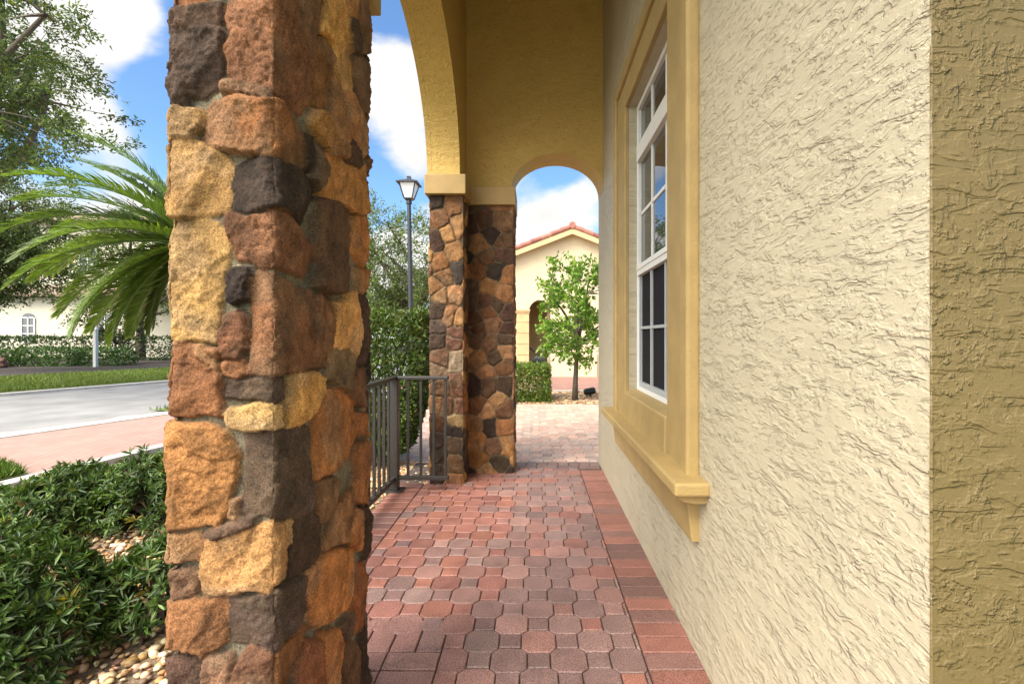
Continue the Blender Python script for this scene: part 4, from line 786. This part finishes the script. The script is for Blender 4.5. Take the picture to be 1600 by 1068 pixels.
# ------------------------------------------------------------------ street lamp
LX, LY = -2.62, 10.0
lp = thing('street_lamp', 'dark street lamp with a tapered frosted lantern above the clipped hedge', 'street lamp', (LX, LY, 0))
b = MB(); b.tube([(LX + .06, LY, 0), (LX + .055, LY, .9)], [.075, .07], 14); b.tube([(LX + .055, LY, .9), (LX, LY, 4.02)], [.055, .042], 14); b.tube([(LX, LY, 4.02), (LX, LY, 4.06), (LX, LY, 4.10)], [.06, .06, .045], 14); b.build('post', M['lamp_metal'], lp, smooth=False)
b = MB(); z0, z1, r0, r1 = 4.13, 4.43, .085, .165
b.frustum(LX, LY, 4.09, .05, .05, z0, r0 + .012, r0 + .012)
for i, j in ((-1, -1), (1, -1), (1, 1), (-1, 1)): b.tube([(LX + i * r0, LY + j * r0, z0), (LX + i * r1, LY + j * r1, z1)], .013, 6)
b.frustum(LX, LY, z1, r1 + .055, r1 + .055, z1 + .02, r1 + .055, r1 + .055); b.frustum(LX, LY, z1 + .02, r1 + .05, r1 + .05, z1 + .10, .05, .05); b.frustum(LX, LY, z1 + .10, .035, .035, z1 + .15, .035, .035)
b.frustum(LX, LY, z1 + .15, .045, .045, z1 + .17, .03, .03)
ln = b.build('lantern', M['lamp_metal'], lp)
b = MB(); b.frustum(LX, LY, z0 + .003, r0 - .004, r0 - .004, z1 - .003, r1 - .004, r1 - .004); b.build('lamp_glass', M['lamp_glass'], ln)
# ------------------------------------------------------------------ neighbour seen through the end arch
NX, NY = 1.17, 15.0; APEX, PITCH, HW = 4.62, .385, 2.75
nh = thing('neighbour_house', 'cream gabled house with a terracotta tile roof and an arched doorway', 'house', (NX, NY, 0))
ev = lambda d: APEX - .10 - PITCH * abs(d)
DX, DA, DZ, DH = .165, .345, 2.02, .385
b = MB(); arc = [(DX - DA * math.cos(t), DZ + DH * math.sin(t)) for t in np.linspace(0, math.pi, 17)]
xl, xr = NX - HW, NX + HW
n = len(arc); v = [(x, NY, z) for x, z in arc] + [(x, NY, ev(x - NX)) for x, _ in arc]; f = [(i, i + 1, n + i + 1, n + i) for i in range(n - 1)]; b.add(v, f)
for xa, xb in ((xl, DX - DA), (DX + DA, NX), (NX, xr)):
    b.add([(xa, NY, -.1), (xb, NY, -.1), (xb, NY, ev(xb - NX)), (xa, NY, ev(xa - NX))], [(0, 1, 2, 3)])
b.add([(xl, NY, -.1), (xl, NY + 9, -.1), (xl, NY + 9, ev(HW)), (xl, NY, ev(HW))], [(0, 1, 2, 3)]); b.add([(xr, NY, -.1), (xr, NY + 9, -.1), (xr, NY + 9, ev(HW)), (xr, NY, ev(HW))], [(0, 1, 2, 3)])
arc_o = [(DX - DA, -.1)] + arc + [(DX + DA, -.1)]; n = len(arc_o)
b.add([(x, NY, z) for x, z in arc_o] + [(x, NY + .35, z) for x, z in arc_o], [(i, i + 1, n + i + 1, n + i) for i in range(n - 1)])
b.build('wall', M['house_cream'], nh)
b = MB(); b.box(-.9, 1.3, NY + 1.5, NY + 1.7, -.1, 2.9); b.box(-.9, -.7, NY + .36, NY + 1.5, -.1, 2.9); b.box(1.1, 1.3, NY + .36, NY + 1.5, -.1, 2.9); b.box(-.9, 1.3, NY + .36, NY + 1.7, 2.9, 3.0)
b.build('entry_recess', M['house_tan'], nh)
b = MB(); b.box(.42, .62, NY + .6, NY + .8, 0, 2.9); b.build('entry_column', M['house_cream'], nh)
for z in np.arange(0, 2.0, .34):                         # coursed jamb on the left of the doorway
    b = MB(); b.box(-.56, DX - DA + .012, NY - .05, NY + .30, z + .006, z + .334); b.build('jamb_block', M['house_tan'], nh, bevel=.006)
b = MB(); b.box(-.62, DX - DA + .05, NY - .09, NY + .30, 2.046, 2.11); b.box(-.59, DX - DA + .03, NY - .07, NY + .30, 1.99, 2.046); b.build('impost', M['house_tan'], nh, bevel=.008)
b = MB(); b.box(xr - .5, xr, NY - .06, NY + .02, 0, 3.3); b.box(1.62, 1.95, NY - .07, NY - .003, 0, .75); b.build('pilaster', M['house_cream'], nh)
b = MB()                                                 # rake boards
for s in (-1, 1):
    e = NX + s * (HW + .25)
    pl = [(NX, APEX - .02), (e, APEX - .02 - PITCH * (HW + .25)), (e, APEX - .20 - PITCH * (HW + .25)), (NX, APEX - .20)]
    b.prism(pl, 'y', NY - .28, NY - .22); b.prism([(NX, APEX - .05), (e, APEX - .05 - PITCH * (HW + .25)), (e, APEX - .10 - PITCH * (HW + .25)), (NX, APEX - .10)], 'y', NY - .22, NY + 9)
b.build('rake_board', mat('pale ochre fascia', (.66, .50, .24), rough=.7, var=.05), nh)
b = MB(); rt = random.Random(3); TC = [lin(c) for c in ((160, 104, 88), (148, 94, 80), (168, 114, 98), (138, 86, 76))]
sl_ = math.atan(PITCH)
for s in (-1, 1):
    L = (HW + .3) / math.cos(sl_); k = 0
    while k * .33 < L:                                   # rake tiles lapping down the verge
        a, c = k * .33, k * .33 + .37; b.col = rt.choice(TC)
        b.tube([(NX + s * a * math.cos(sl_), NY - .24, APEX + .02 - a * math.sin(sl_)), (NX + s * c * math.cos(sl_), NY - .24, APEX + .035 - c * math.sin(sl_))], [.075, .088], 10); k += 1
    yb = NY - .05
    while yb < NY + 9:
        k = 0
        while k * .4 < L:
            a, c = k * .4, k * .4 + .43; b.col = rt.choice(TC)
            b.tube([(NX + s * a * math.cos(sl_), yb, APEX + .0 - a * math.sin(sl_)), (NX + s * c * math.cos(sl_), yb, APEX + .02 - c * math.sin(sl_))], [.07, .085], 8, False); k += 1
        yb += .26
b.col = TC[0]; b.tube([(NX, NY - .33, APEX + .06), (NX, NY + 9, APEX + .06)], .1, 12)
b.build('roof', M['tile'], nh, cols=True)
# machine left in the doorway
mx_, my_ = .12, NY + .10
mw_ = thing('garden_machine', 'black long-handled garden machine left in the arched doorway', 'garden machine', (mx_, my_, 0))
b = MB(); b.box(mx_ - .24, mx_ + .26, my_ - .14, my_ + .14, .48, .58); b.frustum(mx_ + .04, my_, .58, .18, .12, .66, .12, .08); b.box(mx_ - .2, mx_ + .2, my_ - .1, my_ + .1, .16, .48); b.build('body', M['black'], mw_, bevel=.015)
b = MB(); b.tube([(mx_ + .1, my_ - .1, .60), (mx_ - .33, my_ - .1, .98), (mx_ - .36, my_ - .1, .99)], .016, 6); b.tube([(mx_ + .12, my_ + .1, .60), (mx_ - .33, my_ + .1, .92)], .016, 6); b.tube([(mx_ - .33, my_ - .1, .98), (mx_ - .33, my_ + .1, .92)], .016, 6); b.build('handle', M['black'], mw_)
for i in (-.2, .2):
    b = MB(); b.tube([(mx_ + i, my_ - .17, .13), (mx_ + i, my_ - .11, .13)], .13, 16); b.build('wheel', M['black'], mw_)

# ------------------------------------------------------------------ plants
G1 = [(.055, .10, .02), (.08, .135, .028), (.035, .07, .016), (.11, .165, .04)]           # dark glossy
G2 = [(.095, .14, .035), (.13, .17, .045), (.07, .105, .03), (.155, .18, .065)]                # live oak
G3 = [(.10, .17, .02), (.14, .20, .03), (.08, .13, .02), (.18, .22, .04)]                      # clipped hedge
G4 = [(.14, .26, .03), (.18, .30, .04), (.10, .20, .02), (.22, .32, .06)]                       # young bright tree
sh = 'shrubs in the pebble bed'
shrub_rosettes('shrub', 'largest dark green shrub at the bottom left corner of the pebble bed', (-2.14, 1.82, -.04), (.48, .42), .44, 760, 31, G1, group=sh)
shrub_rosettes('shrub', 'small loose shrub with bare stems beside the near stone pillar', (-1.66, 2.16, -.04), (.32, .24), .36, 190, 32, G1, group=sh)
shrub_rosettes('shrub', 'shrub partly cut off by the left edge behind the corner shrub', (-2.74, 2.16, -.04), (.40, .34), .42, 480, 36, G1, group=sh)
for i, (x, y, lb) in enumerate(((-3.72, 3.10, 'shrub at the left edge next to the small patch of bright grass'), (-3.12, 3.22, 'shrub in the back row below the pale sidewalk edging'), (-2.55, 3.36, 'tallest back-row shrub touching the near stone pillar'), (-2.0, 3.5, 'back-row shrub mostly hidden behind the near stone pillar'))):
    shrub_rosettes('shrub', lb, (x, y, -.04), (.44, .40), (.23, .37, .47, .5)[i], 700, 41 + i, G1, group=sh)
hedge('hedge', 'tall clipped hedge with bare lower stems behind the porch railing', -2.3, -.99, 4.35, 5.4, .12, 1.50, 30000, 7, [(.07, .12, .02), (.10, .15, .03), (.045, .08, .015), (.15, .19, .05)], leaf=(.052, .024), taper=.45, round_=.07, stems=12)
hedge('hedge', 'low square clipped hedge in front of the arched doorway', -.75, .29, 9.05, 10.0, .02, .69, 11000, 8, G3, leaf=(.055, .028), round_=.04)
# young tree in the gravel
tree('young_tree', 'slender young tree with bright green leaves in the gravel bed', 'tree', (.80, 9.45, -.02), 1.1, [((.92, 9.45, 1.75), (.72, .6, .85)), ((.70, 9.4, 2.2), (.45, .5, .55)), ((.95, 9.4, 1.25), (.75, .5, .38))], 185, 22, (.095, .052), G4, 21, trunk_r=.05, spray_len=.38, droop=.0, lean=(.06, 0), limbs=14, openness=.42, spread=.045)
# oaks
tree('oak_tree', 'nearest oak reaching in from the top left corner with drooping branches', 'tree', (-13.2, 9.6, 0), 3.2, [((-10.2, 8.4, 6.6), (1.9, 1.5, 1.7)), ((-8.6, 8.1, 5.1), (1.15, .9, .95)), ((-8.8, 8.0, 6.4), (1.3, .9, .9)), ((-9.9, 8.2, 4.9), (1.1, .9, 1.0)), ((-8.0, 8.0, 4.4), (.65, .55, .6)), ((-12.6, 9.4, 6.5), (2.6, 2.2, 2.2))], 620, 36, (.085, .034), G2, 51, trunk_r=.24, spray_len=.6, droop=.25, limbs=26, openness=.36, spread=.06, dens=2.2)
tree('oak_tree', 'grey green oak at the left edge in front of the far cream house', 'tree', (-20.6, 16.6, 0), 2.4, [((-17.9, 16.2, 5.2), (1.7, 1.6, 1.5)), ((-18.6, 16.2, 3.9), (1.9, 1.5, 1.3)), ((-17.0, 16.2, 3.4), (.7, 1, .7))], 420, 34, (.11, .05), G2, 52, trunk_r=.2, spray_len=.6, droop=.15, limbs=18, openness=.30, spread=.1, dens=1.8)
tree('oak_tree', 'far oak between the palm and the upper storey of the far cream house', 'tree', (-21.0, 25.5, 0), 2.4, [((-21.0, 25.5, 5.9), (2.4, 2, 1.9)), ((-19.0, 25.5, 4.4), (2.2, 2, 1.7)), ((-22.5, 25.5, 4.2), (1.6, 2, 1.4))], 330, 32, (.15, .07), G2, 53, trunk_r=.2, spray_len=.7, droop=.1, limbs=16, openness=.33, spread=.12, dens=1.6)
tree('oak_tree', 'pale airy oak behind the street lamp', 'tree', (-4.6, 18.4, 0), 2.2, [((-4.9, 18.2, 4.2), (1.9, 1.6, 1.9)), ((-3.6, 18.2, 3.4), (1.4, 1.4, 1.3)), ((-6.0, 18.2, 3.4), (1.4, 1.4, 1.5)), ((-6.3, 18.2, 5.3), (1.1, 1, .9)), ((-4.4, 18.2, 2.4), (2.4, 1.2, .7))], 460, 32, (.11, .05), [tuple(v * 1.25 for v in c) for c in G2], 54, trunk_r=.17, spray_len=.6, droop=.12, limbs=18, openness=.36, spread=.1, dens=1.6)
tree('small_tree', 'small dark leafy tree in front of the low wing of the far cream house', 'tree', (-18.9, 21.6, .03), .9, [((-19.0, 21.6, 2.1), (1.3, 1.0, .85)), ((-18.2, 21.6, 1.6), (.8, .8, .6))], 110, 20, (.14, .07), [(.05, .08, .02), (.08, .07, .03), (.04, .06, .02)], 55, trunk_r=.06, spray_len=.45, droop=.0, limbs=10, openness=.4, spread=.08)

# palm behind the near pillar
PX, PY = -3.72, 5.2
pm = thing('palm', 'pygmy date palm with arching feathery fronds beside the near stone pillar', 'palm', (PX, PY, -.04))
b = MB(); b.tube([(PX + .1, PY, -.1), (PX + .05, PY, .8), (PX, PY, 1.6), (PX, PY, 2.25)], [.11, .085, .085, .11], 12); b.build('trunk', M['bark'], pm, smooth=True)
rp = np.random.RandomState(77)
def frond(az, el, length, droop, side=0, cols=None):
    mb = MB(); n = 13; p = np.array([PX, PY, 2.25]); h = np.array([math.cos(az), math.sin(az), 0]); pts = [p]; e = el
    for i in range(n):
        d = h * math.cos(e) + np.array([0, 0, 1]) * math.sin(e); p = p + d * length / n; pts.append(p); e -= .8 * droop / n * (1 + .6 * i / n); h = unit(h + np.cross([0, 0, 1], h) * side / n)
    pts = np.array(pts); V, F, K = [], [], []; nl = 54; c0 = np.array(cols or (.13, .195, .035))
    mb.tube([Vector(q) for q in pts], [.011 * (1 - i / (n + 1.5)) + .002 for i in range(n + 1)], 5)
    vs = list(mb.v); fs = [list(f_) for f_ in mb.f]; cs = [tuple(c0 * 1.5)] * len(vs)
    for k in range(nl):
        t = .12 + .88 * k / (nl - 1); x = t * n; i = min(int(x), n - 1); q = pts[i] * (1 - x + i) + pts[i + 1] * (x - i); T = unit(pts[i + 1] - pts[i]); S = unit(np.cross(T, [0, 0, 1.])); U = np.cross(S, T)
        L = .37 * math.sin(math.pi * (.16 + .78 * t)) ** .7 * rp.uniform(.9, 1.1) * length / 1.9; w_ = .016
        for s in (-1, 1):
            d0 = unit(S * s * 1.0 + T * (.55 + .9 * t) + U * .42 + rp.normal(0, .06, 3)); m1 = q + d0 * L * .5; d1 = unit(d0 + np.array([0, 0, -.22 - .2 * rp.rand()])); tip = m1 + d1 * L * .5
            W = unit(np.cross(d0, U)) * w_; base = len(vs); lift = U * .004
            vs += [tuple(q - W * .5), tuple(q + W * .5), tuple(m1 + W), tuple(m1 + lift), tuple(m1 - W), tuple(tip)]
            fs += [[base, base + 1, base + 2, base + 3], [base, base + 3, base + 4], [base + 4, base + 3, base + 5], [base + 3, base + 2, base + 5]]
            cc_ = c0 * rp.uniform(.7, 1.35); tipc = cc_ * (np.array([2.2, 1.2, .8]) if rp.rand() < .10 else 1.0); cs += [tuple(cc_)] * 5 + [tuple(tipc)]
    me = bpy.data.meshes.new('frond'); me.from_pydata(vs, [], fs); at = me.attributes.new('col', 'FLOAT_COLOR', 'POINT'); at.data.foreach_set('color', np.array([(*c, 1) for c in cs], np.float32).ravel())
    link('frond', me, M['palm_leaf'], pm)
for az, el, L, dr, sd in ((170, 66, 1.7, 1.15, 0), (188, 50, 1.8, 1.1, .1), (164, 40, 1.75, 1.1, -.2), (200, 30, 1.8, 1.2, .2), (178, 18, 1.85, 1.2, 0), (212, 6, 1.75, 1.1, .2), (160, 0, 1.7, 1.0, -.1), (192, -10, 1.7, .9, 0), (218, -24, 1.6, .9, .2), (150, 22, 1.7, 1.2, 0), (230, 50, 1.7, 1.3, 0), (240, 15, 1.7, 1.2, 0), (130, 60, 1.7, 1.3, 0), (110, 35, 1.7, 1.3, 0), (60, 50, 1.7, 1.4, 0), (20, 70, 1.5, 1.5, 0), (90, 10, 1.7, 1.2, 0), (205, 76, 1.7, 1.2, 0), (225, -40, 1.35, .7, 0), (200, -36, 1.5, .8, 0), (190, -52, 1.2, .6, 0), (170, -30, 1.5, .8, 0), (215, -58, 1.1, .5, 0), (235, -20, 1.6, 1.0, 0), (182, 30, 1.7, 1.0, .1), (196, 8, 1.75, 1.0, -.1), (174, -20, 1.7, .8, .1), (208, 40, 1.7, 1.1, 0), (184, 58, 1.6, .8, .1)):
    frond(R(az + rp.uniform(-4, 4)), R(el), L * .88, dr, sd, tuple(np.array((.13, .195, .035)) * rp.uniform(.8, 1.35)))

# far planting on the other side of the street
hedge('hedge', 'long dark hedge against the far cream house', -31, -15.6, 24.3, 25.6, .04, 1.22, 9000, 61, [(.030, .055, .012), (.05, .08, .02)], leaf=(.16, .08), round_=.12)
fs_ = 'low shrubs in the far mulch bed'
for i, (x, y, w_, h_, lb) in enumerate(((-22.3, 19.4, .95, .72, 'mid green shrub beside the reddish boulder'), (-20.2, 19.9, 1.1, .80, 'wide light green shrub in the middle of the far mulch bed'), (-18.2, 20.3, .95, .72, 'light green shrub nearest the thin white post'), (-16.0, 22.6, .8, .9, 'loose shrub with pale gaps to the right of the thin white post'))):
    hedge('shrub', lb, x - w_, x + w_, y - .5, y + .5, .04, h_, 2000, 70 + i, [(.06, .12, .03), (.09, .15, .04), (.045, .09, .02)], leaf=(.12, .06), round_=.22, group=fs_, cat='shrub', stems=1)
# far house
fh = thing('far_house', 'cream two-storey house across the street half hidden by oaks', 'house', (-26, 30, 0))
b = MB(); b.box(-40, -19.8, 28, 36, -.1, 3.55); b.build('wall', M['far_cream'], fh)
b = MB(); b.box(-36, -18.0, 30, 38, 3.7, 8.4); b.build('upper_wall', M['far_cream'], fh)
b = MB(); b.add([(-40.5, 27.5, 3.56), (-19.4, 27.5, 3.56), (-19.4, 30.2, 3.9), (-40.5, 30.2, 3.9), (-40.5, 27.5, 3.7), (-19.4, 27.5, 3.7), (-19.4, 30.2, 4.5), (-40.5, 30.2, 4.5)], [(0, 3, 2, 1), (4, 5, 6, 7), (0, 1, 5, 4), (1, 2, 6, 5), (2, 3, 7, 6), (3, 0, 4, 7)])
b.add([(-36.6, 29.4, 8.4), (-17.4, 29.4, 8.4), (-17.4, 38.6, 8.4), (-36.6, 38.6, 8.4), (-32, 34, 10), (-22, 34, 10)], [(0, 1, 5, 4), (1, 2, 5), (2, 3, 4, 5), (3, 0, 4), (0, 3, 2, 1)]); b.build('roof', mat('brown tile roof', (.22, .15, .11), rough=.9, var=.2, scale=3), fh)
def far_window(x0, x1, z0, z1, y, arched=False):
    b = MB(); zc = z1 - (x1 - x0) / 2 if arched else z1
    top = [((x0 + x1) / 2 + (x1 - x0) / 2 * math.cos(t), zc + (x1 - x0) / 2 * .7 * math.sin(t)) for t in np.linspace(0, math.pi, 9)] if arched else [(x1, z1), (x0, z1)]
    b.prism([(x0, z0), (x1, z0)] + top, 'y', y - .03, y + .02); w_ = b.build('window', M['glass'], fh)
    b = MB(); t = .035
    for q in (x0, (x0 + x1) / 2, x1): b.box(q - t, q + t, y - .06, y - .032, z0, zc)
    for q in (z0, z0 + (zc - z0) * .34, z0 + (zc - z0) * .67, zc): b.box(x0 + t, (x0 + x1) / 2 - t, y - .055, y - .034, q - t * .7, q + t * .7); b.box((x0 + x1) / 2 + t, x1 - t, y - .055, y - .034, q - t * .7, q + t * .7)
    b.build('muntin', M['white_vinyl'], w_)
far_window(-29.95, -29.2, .95, 2.75, 28, True); far_window(-25.6, -24.6, .95, 2.6, 28); far_window(-22.6, -21.6, 5.2, 6.9, 30); far_window(-28.5, -27.4, 5.2, 6.9, 30)
# thin white post and boulder by the far lawn
wp = thing('marker_post', 'thin white square post at the edge of the far lawn', 'post', (-17.6, 19.2, 0))
b = MB(); b.box(-17.66, -17.54, 19.14, 19.26, -.05, 1.55); b.build('post_shaft', mat('white painted post', (.62, .62, .58), rough=.6, var=.05), wp, bevel=.01); b = MB(); b.frustum(-17.6, 19.2, 1.55, .085, .085, 1.64, .02, .02); b.build('post_cap', M['white_vinyl'], wp)
def rock(name, lb, cat, loc, size, col, seed):
    import bmesh
    bm = bmesh.new(); bmesh.ops.create_icosphere(bm, subdivisions=4, radius=1)
    for v in bm.verts:
        q = v.co.copy(); k = 1 + .35 * (mnoise.noise(q * 1.3 + Vector((seed, 0, 0)))) + .12 * mnoise.noise(q * 4); v.co = Vector((q.x * size[0] * k, q.y * size[1] * k, q.z * size[2] * k))
    me = bpy.data.meshes.new(name); bm.to_mesh(me); bm.free(); o = link(name, me, mat(name + ' stone', col, rough=.9, var=.25, scale=4, bump=.01, bscale=20)); o.location = loc; return tag(o, lb, cat)
rock('boulder', 'reddish boulder at the front of the far mulch bed', 'boulder', (-21.0, 18.6, .18), (.42, .35, .28), (.20, .10, .065), 3)
# small spotlight on the gravel
sl2 = thing('spotlight', 'small black landscape spotlight lying in the gravel bed', 'spotlight', (1.16, 9.9, 0))
b = MB(); b.tube([(1.02, 9.88, .10), (1.05, 9.88, .11), (1.22, 9.93, .135), (1.25, 9.94, .14)], [.04, .07, .075, .06], 12); b.build('housing', M['black'], sl2); b = MB(); b.tube([(1.15, 9.9, .1), (1.16, 9.9, -.04)], .02, 8); b.build('stake', M['black'], sl2)

# ------------------------------------------------------------------ loose ground cover
def pebbles(name, n, region, seed, size, z, cols, dens=None):
    rs = np.random.RandomState(seed); P = []
    x0, x1, y0, y1 = region; p = np.stack([rs.uniform(x0, x1, n), rs.uniform(y0, y1, n)], 1)
    if dens is not None: p = p[dens(p)]
    n = len(p); t = (1 + 5 ** .5) / 2
    ico = unit(np.array([(-1, t, 0), (1, t, 0), (-1, -t, 0), (1, -t, 0), (0, -1, t), (0, 1, t), (0, -1, -t), (0, 1, -t), (t, 0, -1), (t, 0, 1), (-t, 0, -1), (-t, 0, 1)], float))
    fi = np.array([(0, 11, 5), (0, 5, 1), (0, 1, 7), (0, 7, 10), (0, 10, 11), (1, 5, 9), (5, 11, 4), (11, 10, 2), (10, 7, 6), (7, 1, 8), (3, 9, 4), (3, 4, 2), (3, 2, 6), (3, 6, 8), (3, 8, 9), (4, 9, 5), (2, 4, 11), (6, 2, 10), (8, 6, 7), (9, 8, 1)])
    s = size * rs.lognormal(0, .35, (n, 1)); sc3 = s[:, None] * np.stack([rs.uniform(.8, 1.4, n), rs.uniform(.7, 1.1, n), rs.uniform(.45, .8, n)], 1)[:, None]; v = ico[None] * (1 + rs.uniform(-.12, .12, (n, 12, 1))) * sc3
    a = rs.uniform(0, 6.28, n); ca, sa = np.cos(a)[:, None], np.sin(a)[:, None]; x = v[..., 0] * ca - v[..., 1] * sa; y = v[..., 0] * sa + v[..., 1] * ca
    zz = z + rs.uniform(0, size * .9, (n, 1)); v = np.stack([x + p[:, :1], y + p[:, 1:], v[..., 2] + zz], 2).reshape(-1, 3)
    f = (fi[None] + np.arange(n)[:, None, None] * 12).reshape(-1, 3); c = np.repeat(leaf_cols(n, cols, rs, .25), 12, 0)
    o = link(name, arr_mesh(name, v, f, c), M['pebble'], smooth=True); return struct(o, 'stuff')
PC = [lin(c) for c in ((205, 175, 135), (225, 205, 175), (180, 135, 85), (190, 150, 105), (150, 115, 80), (215, 190, 150), (120, 95, 75))]
pebbles('pebbles', 15000, (-3.6, -.80, 1.25, 5.2), 5, .013, -.04, PC, dens=lambda p: (p[:, 0] < -1.19) | (p[:, 1] < 1.9))
pebbles('pebbles', 3200, (-1.5, -.86, 3.95, 5.0), 6, .012, -.03, PC, dens=lambda p: p[:, 1] > 4.06)
pebbles('gravel', 6500, (-1.2, 2.2, 8.97, 10.9), 7, .022, -.01, [lin(c) for c in ((165, 130, 95), (190, 160, 120), (140, 105, 75), (205, 180, 145))])
def grass(name, n, fn, seed, h, z, cols, w_=.006):
    rs = np.random.RandomState(seed); p = fn(rs, n); n = len(p); P = np.concatenate([p, np.full((n, 1), z)], 1); A = unit(rs.normal(0, .38, (n, 3)) + [0, 0, 1])
    v, f, c = leaves(P, A, h * rs.uniform(.5, 1.3, n), w_ * rs.uniform(.7, 1.4, n), leaf_cols(n, cols, rs, .35), rs, 0, .25, .4); return struct(link(name, arr_mesh(name, v, f, c), M['leaf']), 'stuff')
GC = [(.10, .20, .02), (.14, .25, .03), (.08, .15, .02), (.20, .26, .06)]
def patch(rs, n):
    t = rs.uniform(0, 1, (n, 2)); a, b_, c, d_ = map(np.array, ((-4.62, 4.34), (-5.25, 4.68), (-6.6, 4.6), (-4.84, 3.1))); return (a * (1 - t[:, :1]) + b_ * t[:, :1]) * (1 - t[:, 1:]) + (d_ * (1 - t[:, :1]) + c * t[:, :1]) * t[:, 1:]
grass('grass', 9000, patch, 1, .085, .005, GC)
ra_, rb_ = np.array(shift(rf, .2))[:4], np.array(shift(rf, 5.35))[:4]
def verge(rs, n):
    s = rs.randint(1, 3, n); t = rs.uniform(0, 1, (n, 1)); q = rs.uniform(0, 1, (n, 1)); A = ra_[s] * (1 - t) + ra_[s + 1] * t; B = rb_[s] * (1 - t) + rb_[s + 1] * t; return A * (1 - q) + B * q
grass('grass', 42000, verge, 2, .10, .03, [(.16, .23, .04), (.20, .26, .05), (.13, .18, .035), (.24, .27, .09)], .016)
def sliver(rs, n):
    t = rs.uniform(0, 1, (n, 1)); q = rs.uniform(0, 1, (n, 1)); A = np.array((-6.55, 8.1)) * (1 - t) + np.array((-3.6, 15)) * t; B = np.array((-5.95, 8.0)) * (1 - t) + np.array((-3.3, 15)) * t; return A * (1 - q) + B * q
grass('grass', 2500, sliver, 3, .09, .0, GC, .01)
